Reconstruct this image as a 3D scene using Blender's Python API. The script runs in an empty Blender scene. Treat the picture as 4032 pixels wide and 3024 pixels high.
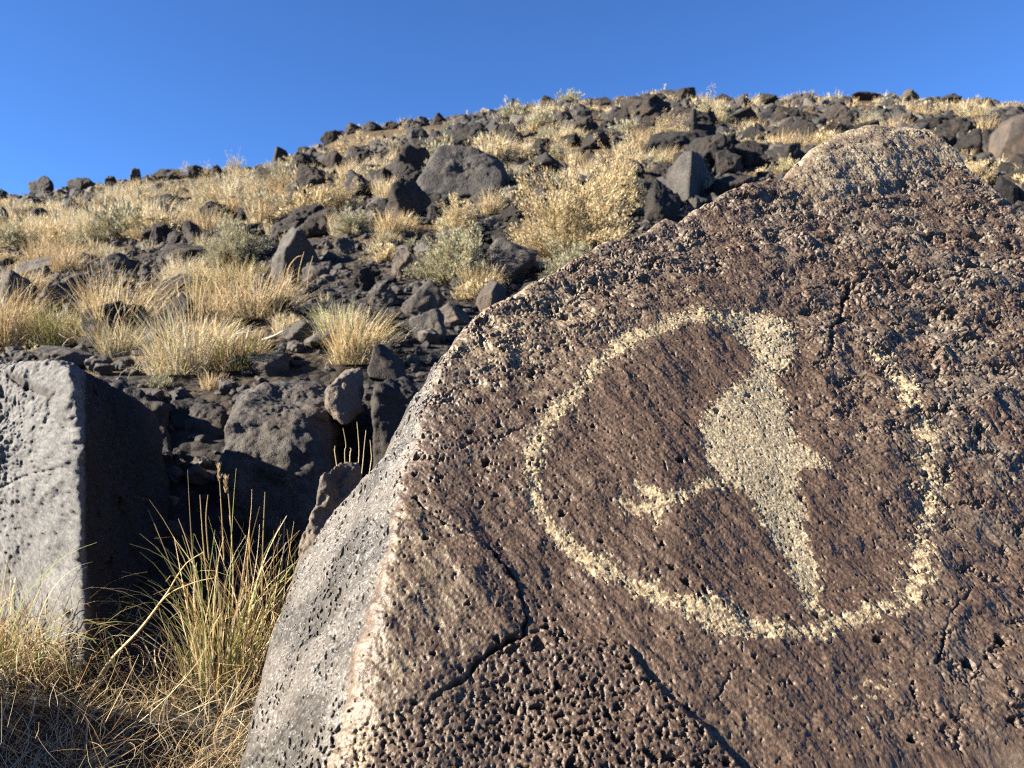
import bpy, bmesh, math
import numpy as np

# ------------------------------------------------------------------ camera, sky, sun, exposure
scene = bpy.context.scene
COL = scene.collection
F_PX = 770.0                       # focal length in pixels of a 1024 px wide frame
CAM_Z = 0.9
cam_d = bpy.data.cameras.new('camera')
cam = bpy.data.objects.new('camera', cam_d)
COL.objects.link(cam)
cam.location = (0, 0, CAM_Z)
cam.rotation_euler = (math.radians(90), 0, 0)
cam_d.sensor_width = 36.0
cam_d.lens = 36.0 * F_PX / 1024.0
cam_d.clip_start = 0.02
cam_d.clip_end = 2000
cam_d.dof.use_dof = True
cam_d.dof.focus_distance = 1.2
cam_d.dof.aperture_fstop = 9.0
scene.camera = cam

SUN_EL = math.radians(27.0)
SUN_H = np.array([-0.97, -0.23])   # horizontal direction towards the sun: left, a little behind the camera
SUN_H = SUN_H / np.linalg.norm(SUN_H)
TO_SUN = np.array([SUN_H[0] * math.cos(SUN_EL), SUN_H[1] * math.cos(SUN_EL), math.sin(SUN_EL)])

world = bpy.data.worlds.new('World')
scene.world = world
world.use_nodes = True
nt = world.node_tree
for n in list(nt.nodes):
    nt.nodes.remove(n)
sky = nt.nodes.new('ShaderNodeTexSky')
sky.sky_type = 'NISHITA'
sky.sun_disc = False
sky.sun_elevation = SUN_EL
sky.sun_rotation = math.atan2(SUN_H[0], SUN_H[1])
sky.altitude = 1700
sky.air_density = 0.85
sky.dust_density = 0.0
sky.ozone_density = 4.0
bg = nt.nodes.new('ShaderNodeBackground')
bg.inputs['Strength'].default_value = 0.05
wo = nt.nodes.new('ShaderNodeOutputWorld')
tintn = nt.nodes.new('ShaderNodeMix'); tintn.data_type = 'RGBA'; tintn.blend_type = 'MULTIPLY'
tintn.inputs[0].default_value = 1.0
tintn.inputs[7].default_value = (0.48, 0.73, 1.03, 1)      # deep clear desert blue
nt.links.new(sky.outputs[0], tintn.inputs[6])
nt.links.new(tintn.outputs[2], bg.inputs['Color'])
nt.links.new(bg.outputs[0], wo.inputs['Surface'])

sun_d = bpy.data.lights.new('sun', 'SUN')
sun_d.energy = 5.0
sun_d.angle = math.radians(0.5)
sun_d.color = (1.0, 0.92, 0.77)
sun = bpy.data.objects.new('sun', sun_d)
COL.objects.link(sun)
from mathutils import Vector, Matrix
sun.rotation_euler = Vector(TO_SUN).to_track_quat('Z', 'Y').to_euler()
sun.location = (-8, -2, 6)

scene.view_settings.view_transform = 'Standard'
scene.view_settings.look = 'None'
scene.view_settings.exposure = 2.2
scene.view_settings.gamma = 1.0
scene.view_settings.use_curve_mapping = False
scene.cycles.max_bounces = 5
scene.cycles.diffuse_bounces = 1
scene.cycles.use_denoising = False
scene.cycles.filter_width = 1.15

# ------------------------------------------------------------------ small numeric helpers
rs = np.random.RandomState


def _hash(ix, iy, iz, seed):
    n = (ix.astype(np.uint32) * np.uint32(374761393) + iy.astype(np.uint32) * np.uint32(668265263)
         + iz.astype(np.uint32) * np.uint32(2246822519) + np.uint32((seed * 3266489917) & 0xffffffff))
    n = (n ^ (n >> np.uint32(13))) * np.uint32(1274126177)
    n = (n ^ (n >> np.uint32(15))) * np.uint32(2654435761)
    return (n ^ (n >> np.uint32(16))) & np.uint32(255)


_g = rs(5).normal(size=(256, 3))
GR3 = (_g / np.linalg.norm(_g, axis=1)[:, None]).astype(np.float32)
_a = rs(6).uniform(0, 2 * np.pi, 256)
GR2 = np.stack([np.cos(_a), np.sin(_a)], 1).astype(np.float32)


def perlin2(x, y, seed=0):
    x = np.asarray(x, np.float32); y = np.asarray(y, np.float32)
    xi = np.floor(x); yi = np.floor(y)
    fx = x - xi; fy = y - yi
    xi = xi.astype(np.int32); yi = yi.astype(np.int32)
    u = fx * fx * fx * (fx * (fx * 6 - 15) + 10); v = fy * fy * fy * (fy * (fy * 6 - 15) + 10)
    z = np.zeros(1, np.int32)
    def d(ox, oy):
        g = GR2[_hash(xi + ox, yi + oy, z, seed)]
        return g[..., 0] * (fx - ox) + g[..., 1] * (fy - oy)
    a = d(0, 0); b = d(1, 0); c = d(0, 1); e = d(1, 1)
    r = a + u * (b - a)
    return (r + v * ((c + u * (e - c)) - r)) * 1.41


def fbm2(x, y, seed=0, octs=4, gain=0.5, lac=2.03):
    r = 0; amp = 1.0
    for o in range(octs):
        r = r + amp * perlin2(x, y, seed + 17 * o)
        x = np.asarray(x) * lac + 3.1; y = np.asarray(y) * lac - 1.7; amp *= gain
    return r


def perlin3(p, seed=0):
    p = np.asarray(p, np.float32)
    i = np.floor(p); f = p - i
    i = i.astype(np.int32)
    w = f * f * f * (f * (f * 6 - 15) + 10)
    out = 0
    for ox in (0, 1):
        for oy in (0, 1):
            for oz in (0, 1):
                g = GR3[_hash(i[:, 0] + ox, i[:, 1] + oy, i[:, 2] + oz, seed)]
                dd = g[:, 0] * (f[:, 0] - ox) + g[:, 1] * (f[:, 1] - oy) + g[:, 2] * (f[:, 2] - oz)
                ww = (w[:, 0] if ox else 1 - w[:, 0]) * (w[:, 1] if oy else 1 - w[:, 1]) * (w[:, 2] if oz else 1 - w[:, 2])
                out = out + dd * ww
    return out * 1.5


def fbm3(p, seed=0, octs=4, gain=0.5):
    r = 0; amp = 1.0
    for o in range(octs):
        r = r + amp * perlin3(p, seed + 13 * o)
        p = p * 2.07 + 1.9; amp *= gain
    return r


def sstep(a, b, x):
    t = np.clip((x - a) / (b - a), 0, 1)
    return t * t * (3 - 2 * t)


def seg_dist(x, y, pts, radii=None):
    """distance to an open polyline; with radii: distance divided by the local half width"""
    best = np.full(x.shape, 1e9, np.float32)
    for k in range(len(pts) - 1):
        (x0, y0), (x1, y1) = pts[k][:2], pts[k + 1][:2]
        dx, dy = x1 - x0, y1 - y0
        t = np.clip(((x - x0) * dx + (y - y0) * dy) / (dx * dx + dy * dy + 1e-12), 0, 1)
        d = np.hypot(x - x0 - t * dx, y - y0 - t * dy)
        if radii is not None:
            d = d / (radii[k] + t * (radii[k + 1] - radii[k]))
        best = np.minimum(best, d)
    return best


def inside(x, y, poly):
    c = np.zeros(x.shape, bool)
    n = len(poly)
    for k in range(n):
        x0, y0 = poly[k]; x1, y1 = poly[(k + 1) % n]
        if y0 == y1:
            continue
        cond = ((y0 > y) != (y1 > y)) & (x < (x1 - x0) * (y - y0) / (y1 - y0) + x0)
        c ^= cond
    return c


def sdf(x, y, poly):
    d = seg_dist(x, y, list(poly) + [poly[0]])
    return np.where(inside(x, y, poly), d, -d)


def ray(px, py):
    return np.array([(px - 512.0) / F_PX, 1.0, (384.0 - py) / F_PX])


def W(px, py, Y):
    r = ray(px, py) * Y
    return np.array([r[0], r[1], r[2] + CAM_Z])


# ------------------------------------------------------------------ object helpers
def mesh_obj(name, verts, faces, mat, parent=None, col=None, smooth=True, tone=0.47):
    verts = np.asarray(verts, np.float32); faces = np.asarray(faces, np.int32)
    me = bpy.data.meshes.new(name)
    k = faces.shape[1]
    me.vertices.add(len(verts)); me.vertices.foreach_set('co', verts.ravel())
    me.loops.add(faces.size); me.loops.foreach_set('vertex_index', faces.ravel())
    me.polygons.add(len(faces))
    me.polygons.foreach_set('loop_start', np.arange(0, faces.size, k, dtype=np.int32))
    me.polygons.foreach_set('use_smooth', np.full(len(faces), smooth, bool))
    me.update(calc_edges=True)
    if col is not None:
        if mat is not None and mat.name.startswith('dry_grass'):
            tone = 0.62
        a = me.color_attributes.new('tint', 'FLOAT_COLOR', 'POINT')
        c4 = np.ones((len(verts), 4), np.float32)
        c4[:, :3] = np.clip(np.asarray(col) * tone, 0.0, 1.0)
        a.data.foreach_set('color', c4.ravel())
    if mat is not None:
        me.materials.append(mat)
    o = bpy.data.objects.new(name, me)
    COL.objects.link(o)
    if parent is not None:
        o.parent = parent
    return o


def tag(o, label=None, cat=None, group=None, kind=None):
    if label: o['label'] = label
    if cat: o['category'] = cat
    if group: o['group'] = group
    if kind: o['kind'] = kind
    return o


def empty(name, loc):
    o = bpy.data.objects.new(name, None)
    o.empty_display_size = 0.1
    COL.objects.link(o); o.location = loc
    return o


def copy_tree(o, parent=None):
    c = o.copy(); COL.objects.link(c)
    if parent is not None:
        c.parent = parent
    for ch in list(o.children):
        copy_tree(ch, c)
    return c


# ------------------------------------------------------------------ materials
class NT:
    def __init__(self, name):
        self.m = bpy.data.materials.new(name)
        self.m.use_nodes = True
        self.t = self.m.node_tree
        self.b = self.t.nodes['Principled BSDF']

    def n(self, typ, **kw):
        nd = self.t.nodes.new(typ)
        for k, v in kw.items():
            if k in nd.inputs:
                nd.inputs[k].default_value = v
            else:
                setattr(nd, k, v)
        return nd

    def l(self, a, b):
        self.t.links.new(a, b)

    def ramp(self, fac, stops):
        r = self.n('ShaderNodeValToRGB')
        e = r.color_ramp.elements
        while len(e) < len(stops):
            e.new(0.5)
        for i, (p, c) in enumerate(stops):
            e[i].position = p
            e[i].color = (c, c, c, 1) if not hasattr(c, '__len__') else tuple(c) + (1,)
        self.l(fac, r.inputs[0])
        return r.outputs[0]

    def mix(self, fac, a, b, mode='MIX'):
        x = self.n('ShaderNodeMix', data_type='RGBA', blend_type=mode)
        for s, v in ((0, fac), (6, a), (7, b)):
            if hasattr(v, 'is_linked') or hasattr(v, 'links'):
                self.l(v, x.inputs[s])
            else:
                x.inputs[s].default_value = v if not hasattr(v, '__len__') else tuple(v) + (1,)
        return x.outputs[2]


def rock_material(name, dark, light, brown, scale=6.0, pit_scale=40.0, bump=0.5, bump_dist=0.01, random_tint=True):
    k = NT(name)
    tc = k.n('ShaderNodeTexCoord')
    co = tc.outputs['Object']
    n1 = k.n('ShaderNodeTexNoise', Scale=scale, Detail=7.0, Roughness=0.62); k.l(co, n1.inputs['Vector'])
    n2 = k.n('ShaderNodeTexNoise', Scale=scale * 0.35, Detail=3.0); k.l(co, n2.inputs['Vector'])
    n3 = k.n('ShaderNodeTexNoise', Scale=scale * 14, Detail=4.0, Roughness=0.7); k.l(co, n3.inputs['Vector'])
    vo = k.n('ShaderNodeTexVoronoi', Scale=pit_scale); k.l(co, vo.inputs['Vector'])
    f1 = k.ramp(n1.outputs[0], [(0.35, 0.0), (0.68, 1.0)])
    c = k.mix(f1, dark, light)
    f2 = k.ramp(n2.outputs[0], [(0.45, 0.0), (0.65, 0.8)])
    c = k.mix(f2, c, brown)
    f3 = k.ramp(n3.outputs[0], [(0.3, 0.28), (0.7, 0.82)])
    c = k.mix(1.0, c, f3, 'MULTIPLY')
    if random_tint:
        oi = k.n('ShaderNodeObjectInfo')
        f4 = k.ramp(oi.outputs['Random'], [(0.0, (0.62, 0.6, 0.62)), (0.35, (1.0, 1.0, 1.0)), (0.7, (1.1, 0.95, 0.85)), (1.0, (1.55, 1.4, 1.3))])
        c = k.mix(1.0, c, f4, 'MULTIPLY')
    k.l(c, k.b.inputs['Base Color'])
    k.b.inputs['Roughness'].default_value = 0.8
    k.b.inputs['Specular IOR Level'].default_value = 0.3
    pit = k.ramp(vo.outputs['Distance'], [(0.12, 0.0), (0.32, 1.0)])
    ad = k.n('ShaderNodeMath', operation='MULTIPLY_ADD')
    k.l(pit, ad.inputs[0]); ad.inputs[1].default_value = 0.5; k.l(n1.outputs[0], ad.inputs[2])
    ad2 = k.n('ShaderNodeMath', operation='MULTIPLY_ADD')
    k.l(n3.outputs[0], ad2.inputs[0]); ad2.inputs[1].default_value = 0.35; k.l(ad.outputs[0], ad2.inputs[2])
    bp = k.n('ShaderNodeBump', Strength=bump, Distance=bump_dist)
    k.l(ad2.outputs[0], bp.inputs['Height']); k.l(bp.outputs[0], k.b.inputs['Normal'])
    return k.m


M_BAS = rock_material('basalt', (0.020, 0.018, 0.0175), (0.062, 0.056, 0.052), (0.062, 0.044, 0.034), bump=0.9, bump_dist=0.05)
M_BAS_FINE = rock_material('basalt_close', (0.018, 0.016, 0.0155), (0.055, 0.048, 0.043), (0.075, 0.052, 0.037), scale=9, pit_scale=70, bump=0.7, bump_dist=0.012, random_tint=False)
M_BAS_GREY = rock_material('grey_basalt', (0.05, 0.045, 0.042), (0.125, 0.112, 0.102), (0.10, 0.08, 0.066), scale=5, pit_scale=22, bump=0.9, bump_dist=0.04, random_tint=False)
M_BAS_BROWN = rock_material('brown_basalt', (0.06, 0.047, 0.04), (0.13, 0.105, 0.09), (0.16, 0.11, 0.075), scale=7, pit_scale=40, bump_dist=0.015, random_tint=False)

M_TAN = rock_material('tan_basalt', (0.11, 0.09, 0.075), (0.24, 0.20, 0.165), (0.23, 0.17, 0.125), scale=9, pit_scale=50, bump=0.8, bump_dist=0.012, random_tint=False)
M_ROUGH = rock_material('rough_grey_basalt', (0.05, 0.044, 0.04), (0.14, 0.122, 0.108), (0.12, 0.092, 0.072), scale=12, pit_scale=80, bump=1.0, bump_dist=0.012, random_tint=False)


def tint_material(name, rough=0.75, spec=0.3, bump=None, grain=None, translucent=0.0):
    k = NT(name)
    at = k.n('ShaderNodeVertexColor', layer_name='tint')
    c = at.outputs['Color']
    if grain:
        tc = k.n('ShaderNodeTexCoord')
        n1 = k.n('ShaderNodeTexNoise', Scale=grain, Detail=3.0, Roughness=0.7); k.l(tc.outputs['Object'], n1.inputs['Vector'])
        g = k.ramp(n1.outputs[0], [(0.3, 0.62), (0.7, 1.4)])
        c = k.mix(1.0, c, g, 'MULTIPLY')
        bp = k.n('ShaderNodeBump', Strength=bump, Distance=0.002)
        k.l(n1.outputs[0], bp.inputs['Height']); k.l(bp.outputs[0], k.b.inputs['Normal'])
    k.l(c, k.b.inputs['Base Color'])
    k.b.inputs['Roughness'].default_value = rough
    k.b.inputs['Specular IOR Level'].default_value = spec
    if translucent:
        tr = k.n('ShaderNodeBsdfTranslucent'); k.l(c, tr.inputs['Color'])
        mx = k.n('ShaderNodeMixShader'); mx.inputs[0].default_value = translucent
        out = [n for n in k.t.nodes if n.type == 'OUTPUT_MATERIAL'][0]
        k.l(k.b.outputs[0], mx.inputs[1]); k.l(tr.outputs[0], mx.inputs[2]); k.l(mx.outputs[0], out.inputs['Surface'])
    return k.m


M_FACE = tint_material('varnished_rock', rough=0.48, spec=0.4, bump=0.6, grain=260.0)
M_PECK = tint_material('pecked_rock', rough=0.85, spec=0.2, bump=0.8, grain=320.0)
M_SLAB = tint_material('pale_basalt', rough=0.85, spec=0.2, bump=0.8, grain=130.0)
M_GRASS = tint_material('dry_grass', rough=0.6, spec=0.25, translucent=0.25)


def ground_material():
    k = NT('hillside_soil')
    tc = k.n('ShaderNodeTexCoord'); co = tc.outputs['Object']
    n1 = k.n('ShaderNodeTexNoise', Scale=0.55, Detail=6.0, Roughness=0.65); k.l(co, n1.inputs['Vector'])
    n2 = k.n('ShaderNodeTexNoise', Scale=9.0, Detail=8.0, Roughness=0.7); k.l(co, n2.inputs['Vector'])
    vo = k.n('ShaderNodeTexVoronoi', Scale=16.0); k.l(co, vo.inputs['Vector'])
    dirt = k.mix(k.ramp(n2.outputs[0], [(0.35, 0.0), (0.65, 1.0)]), (0.055, 0.039, 0.024), (0.13, 0.09, 0.053))
    grav = k.mix(k.ramp(vo.outputs['Color'], [(0.2, 0.0), (0.8, 1.0)]), (0.014, 0.013, 0.013), (0.042, 0.037, 0.034))
    sep = k.n('ShaderNodeSeparateXYZ'); k.l(co, sep.inputs[0])
    mr = k.n('ShaderNodeMapRange'); mr.inputs[1].default_value = 5.0; mr.inputs[2].default_value = 13.0; mr.inputs[3].default_value = -0.13; mr.inputs[4].default_value = 0.06
    k.l(sep.outputs[1], mr.inputs[0])
    ads = k.n('ShaderNodeMath', operation='ADD'); k.l(n1.outputs[0], ads.inputs[0]); k.l(mr.outputs[0], ads.inputs[1])
    c = k.mix(k.ramp(ads.outputs[0], [(0.40, 0.0), (0.56, 1.0)]), grav, dirt)
    k.l(c, k.b.inputs['Base Color'])
    k.b.inputs['Roughness'].default_value = 0.95
    k.b.inputs['Specular IOR Level'].default_value = 0.15
    ad = k.n('ShaderNodeMath', operation='SUBTRACT')
    k.l(n2.outputs[0], ad.inputs[0]); k.l(vo.outputs['Distance'], ad.inputs[1])
    bp = k.n('ShaderNodeBump', Strength=1.0, Distance=0.05)
    k.l(ad.outputs[0], bp.inputs['Height']); k.l(bp.outputs[0], k.b.inputs['Normal'])
    return k.m


# ------------------------------------------------------------------ hillside terrain
A_T = [-1.6, -0.665, -0.33, -0.21, -0.015, 0.23, 0.50, 0.665, 1.6]
E_T = [0.215, 0.240, 0.283, 0.330, 0.360, 0.377, 0.374, 0.364, 0.33]


def terr(X, Y):
    """world height of the hillside"""
    X = np.asarray(X, float); Y = np.asarray(Y, float)
    a = X / np.maximum(Y, 5.0)
    s = np.interp(a, A_T, E_T) / 0.895
    yc = 37 + 3 * perlin2(X / 14 + 5, Y * 0 + 2.2, 3)
    z = s * (Y - 4.2)
    t = np.maximum(Y - (yc - 7), 0)
    z = z - np.where(t < 22, t * t * s / 44.0, s * (t - 11.0))
    lo = -0.83
    z = lo + np.logaddexp(0.0, (z - lo) * 9.0) / 9.0
    k = sstep(2.2, 7.0, Y)
    z = z + k * (0.16 * perlin2(X / 2.6, Y / 2.6, 11) + 0.07 * perlin2(X / 0.8, Y / 0.8, 12)) + 0.02 * perlin2(X / 0.3, Y / 0.3, 13)
    z = z + 0.3 * sstep(10, 20, Y) * perlin2(X / 7, Y / 7, 14)
    # hollow in the shade between the two near boulders
    z = z - 0.30 * np.exp(-((X + 0.80) / 0.42) ** 2 - ((Y - 2.65) / 0.42) ** 2)
    return z + CAM_Z


_YS = np.exp(np.linspace(math.log(1.0), math.log(60), 1400))


def hit(px, py):
    """the ground point seen at a picture position, or None above the skyline"""
    r = ray(px, py)
    z = terr(r[0] * _YS, _YS)
    m = z >= r[2] * _YS + CAM_Z
    if not m.any():
        return None
    Y = _YS[np.argmax(m)]
    return np.array([r[0] * Y, Y, float(terr(r[0] * Y, Y))])


def crest(px):
    a = (px - 512.0) / F_PX
    e = (terr(a * _YS, _YS) - CAM_Z) / _YS
    Y = _YS[np.argmax(np.where(_YS > 12, e, -9))]
    return np.array([a * Y, Y, float(terr(a * Y, Y))])


def build_terrain():
    q = np.linspace(-1, 1, 321)
    xs = 3.0 * np.sinh(q * 4.9)
    p = np.linspace(-0.55, 1, 341)
    ys = 2.0 + 3.0 * np.sinh(p * 5.0)
    X, Y = np.meshgrid(xs, ys)
    Z = terr(X, Y)
    v = np.stack([X, Y, Z], -1).reshape(-1, 3)
    ny, nx = X.shape
    i = np.arange(ny * nx).reshape(ny, nx)
    f = np.stack([i[:-1, :-1], i[:-1, 1:], i[1:, 1:], i[1:, :-1]], -1).reshape(-1, 4)
    tag(mesh_obj('ground', v, f, ground_material()), kind='structure')


build_terrain()

# ------------------------------------------------------------------ the petroglyph boulder
OUTLINE_F = [(458, 322), (477, 308), (509, 292), (542, 273), (574, 252), (602, 238), (625, 231), (648, 225), (658, 216), (667, 212), (676, 216),
             (694, 204), (722, 192), (750, 181), (768, 175), (780, 178), (790, 170), (806, 155), (833, 139), (861, 132), (889, 131), (921, 134),
             (944, 146), (968, 162), (977, 171), (995, 185), (1014, 204), (1040, 225), (1085, 300), (1120, 420), (1135, 600), (1130, 800)]
OUTLINE_G = [(232, 768), (243, 742), (248, 718), (254, 686), (264, 655), (269, 633), (282, 604), (294, 570), (310, 540), (323, 519), (341, 493),
             (357, 476), (375, 460), (379, 447), (391, 428), (403, 408), (410, 392), (423, 373), (432, 354), (445, 336)]
EDGE = [(458, 322), (446, 345), (437, 370), (431, 391), (423, 411), (415, 431), (408, 460), (401, 482), (392, 508), (387, 545), (377, 580), (366, 613),
        (354, 638), (347, 671), (341, 715), (327, 744), (321, 768)]
KNOB = [(784, 180), (797, 197), (816, 201), (844, 198), (875, 189), (905, 179), (928, 173), (966, 168), (1000, 150), (960, 110), (880, 100), (800, 130), (776, 165)]
FLAKE = [(415, 496), (428, 510), (445, 523), (461, 531), (479, 540), (492, 552), (505, 567), (518, 581), (521, 597), (527, 617), (521, 636),
         (501, 646), (479, 658), (466, 678), (447, 687), (431, 697), (400, 702), (386, 660), (378, 600), (388, 545), (394, 508)]
LOWER = [(400, 704), (431, 697), (447, 687), (470, 674), (482, 660), (521, 638), (545, 630), (575, 640), (610, 640), (628, 646), (647, 678), (675, 704), (703, 729),
         (731, 757), (760, 795), (820, 900), (300, 900), (330, 770), (352, 730)]
BIRD = [(725.0, 315.0), (747.7, 308.8), (768.4, 310.0), (785.7, 319.1), (796.0, 331.5), (798.9, 348.0), (789.9, 361.2), (781.6, 371.6), (777.5, 381.1), (785.7, 388.1), (791.5, 407.9), (791.5, 424.4), (796.5, 438.9), (807.6, 447.1), (820.0, 457.4), (830.3, 466.9), (833.2, 471.1), (822.1, 471.5), (809.7, 468.6), (801.4, 472.3), (798.9, 482.2), (802.2, 494.6), (808.4, 511.1), (806.4, 523.5), (808.4, 535.9), (816.7, 550.3), (822.1, 568.9), (820.8, 585.4), (817.9, 595.8), (803.5, 588.7), (794.4, 577.2), (791.1, 560.7), (783.7, 546.2), (772.5, 538.0), (766.3, 523.5), (754.3, 504.9), (744.4, 490.5), (730.4, 483.0), (715.5, 474.0), (705.6, 457.4), (699.4, 440.9), (701.5, 424.4), (711.8, 407.9), (724.2, 390.6), (742.8, 380.2), (753.1, 367.8), (756.0, 354.2), (749.0, 343.9), (734.5, 332.3), (725.0, 324.1)]
ARC = [(741.2, 319.1, 7.5), (731.2, 319.1, 8.0), (710.6, 317.9, 7.6), (687.9, 317.9, 5.8), (667.2, 324.1, 6.2), (654.8, 331.5, 3.7), (644.5, 334.4, 4.1), (631.3, 338.5, 8.7), (611.5, 354.2, 7.0), (592.9, 368.7, 5.4), (580.5, 385.2, 4.5), (568.1, 399.6, 7.0), (551.6, 414.1, 6.2), (541.3, 430.6, 7.0), (535.5, 449.2, 9.1), (531.4, 469.8, 5.8), (533.0, 490.5, 5.4), (541.3, 511.1, 5.4), (553.7, 527.6, 5.4), (570.2, 544.2, 6.2), (588.8, 558.6, 7.4), (605.3, 568.9, 9.9), (623.0, 579.3, 4.5), (642.5, 589.6, 10.3), (665.2, 598.7, 5.8), (685.8, 606.9, 8.3), (710.6, 616.4, 14.0), (731.2, 623.8, 13.2), (751.9, 626.7, 9.9), (774.6, 630.9, 7.0), (791.1, 633.3, 4.1), (807.6, 632.9, 8.3), (830.3, 626.7, 8.7), (851.0, 620.5, 7.8), (873.7, 609.0, 9.1), (890.2, 602.0, 5.8)]
ARC2 = [(871.6, 353.4, 3.7), (890.2, 357.1, 6.6), (897.2, 372.8, 3.3), (902.6, 389.3, 10.3), (906.7, 403.8, 5.8), (921.2, 416.2, 7.0), (929.4, 436.8, 9.9), (925.3, 461.6, 6.2), (933.5, 482.2, 9.5), (930.2, 511.1, 9.9), (925.3, 535.9, 8.3), (923.2, 560.7, 14.0), (917.9, 585.4, 11.6), (902.6, 610.2, 5.0)]
FOOT = [(725.0, 482.2, 5.0), (702.3, 486.3, 5.0), (681.7, 494.6, 5.0), (665.2, 502.9, 5.8), (644.5, 507.0, 6.6), (628.0, 511.9, 3.7)]
FOOT2 = [(620.6, 500.8, 5.4), (631.3, 502.9, 2.5)]
FOOT3 = [(635.4, 484.3, 4.1), (650.7, 495.4, 4.1), (660.2, 503.7, 3.7)]
FOOT4 = [(660.2, 511.1, 3.7), (655.3, 527.6, 2.1)]
SPECKS = [(858.4, 433.5, 3.7), (861.7, 436.8, 3.3)]
TAIL2 = [(813.8, 595.8, 5.8), (810.5, 604.0, 7.4), (818.8, 610.2, 4.1)]
CRACKS = [  # (points, half width px, depth m)
    ([(838, 352), (832, 344), (831, 330), (842, 316), (845, 298), (859, 281), (868, 272)], 1.7, 0.014),
    ([(905, 275), (924, 271), (950, 270), (962, 268), (975, 263), (994, 262), (1024, 253), (1060, 250)], 0.9, 0.012),
    ([(956, 269), (966, 266), (980, 262)], 3.0, 0.03),
    ([(975, 586), (964, 599), (950, 612), (947, 628), (941, 655), (932, 667), (945, 682)], 1.0, 0.007),
    ([(740, 645), (741, 663), (729, 674), (722, 690), (714, 704)], 0.5, 0.006),
    ([(415, 496), (428, 510), (445, 523), (461, 531), (479, 540), (492, 552), (505, 567), (518, 581), (521, 597), (527, 617), (521, 636)], 1.3, 0.014),
    ([(523, 634), (501, 646), (479, 658), (466, 678), (447, 687), (431, 697), (415, 702)], 1.7, 0.016),
    ([(906, 178), (928, 173), (966, 168), (985, 165)], 0.7, 0.008),
    ([(797, 197), (816, 201), (844, 198)], 0.6, 0.005),
    ([(330, 740), (345, 742), (365, 737), (376, 738)], 0.5, 0.006),
    ([(462, 445), (480, 436), (500, 437), (512, 428), (528, 424)], 0.8, 0.007),
    ([(1000, 640), (985, 655), (968, 690), (955, 720), (962, 760)], 0.5, 0.005),
    ([(800, 355), (812, 352), (824, 356), (846, 366)], 0.45, 0.004),
]
HOLES = [(977, 236, 9, 0.03), (961, 238, 5, 0.02), (968, 665, 8, 0.03), (1001, 640, 8, 0.03), (913, 739, 5, 0.02), (563, 512, 5, 0.016), (601, 540, 4.5, 0.014),
         (720, 263, 8, 0.018), (715, 258, 6, 0.014), (889, 155, 5, 0.015), (881, 157, 4, 0.013), (921, 157, 4.5, 0.015), (868, 170, 5, 0.016), (857, 152, 3.5, 0.012), (940, 167, 4.5, 0.014),
         (860, 222, 6, 0.018), (850, 285, 6, 0.022), (895, 265, 7, 0.02), (890, 276, 5, 0.017), (865, 271, 5, 0.016), (880, 640, 4, 0.014), (877, 640, 5, 0.013), (1010, 240, 6, 0.02), (968, 212, 4, 0.013),
         (626, 275, 4, 0.01), (494, 390, 4, 0.012), (500, 424, 4.5, 0.014), (503, 350, 4, 0.012), (470, 430, 5, 0.016), (479, 400, 4, 0.012), (497, 640, 5, 0.014), (467, 606, 4, 0.012),
         (432, 655, 4, 0.013), (546, 626, 5, 0.016), (546, 619, 3, 0.01), (888, 503, 3.5, 0.01), (835, 477, 3.5, 0.012), (869, 599, 3, 0.012), (832, 614, 3, 0.01), (657, 572, 3, 0.01), (662, 545, 4, 0.013),
         (415, 471, 4, 0.013), (427, 492, 3, 0.01), (433, 467, 2.5, 0.008)]


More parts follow.
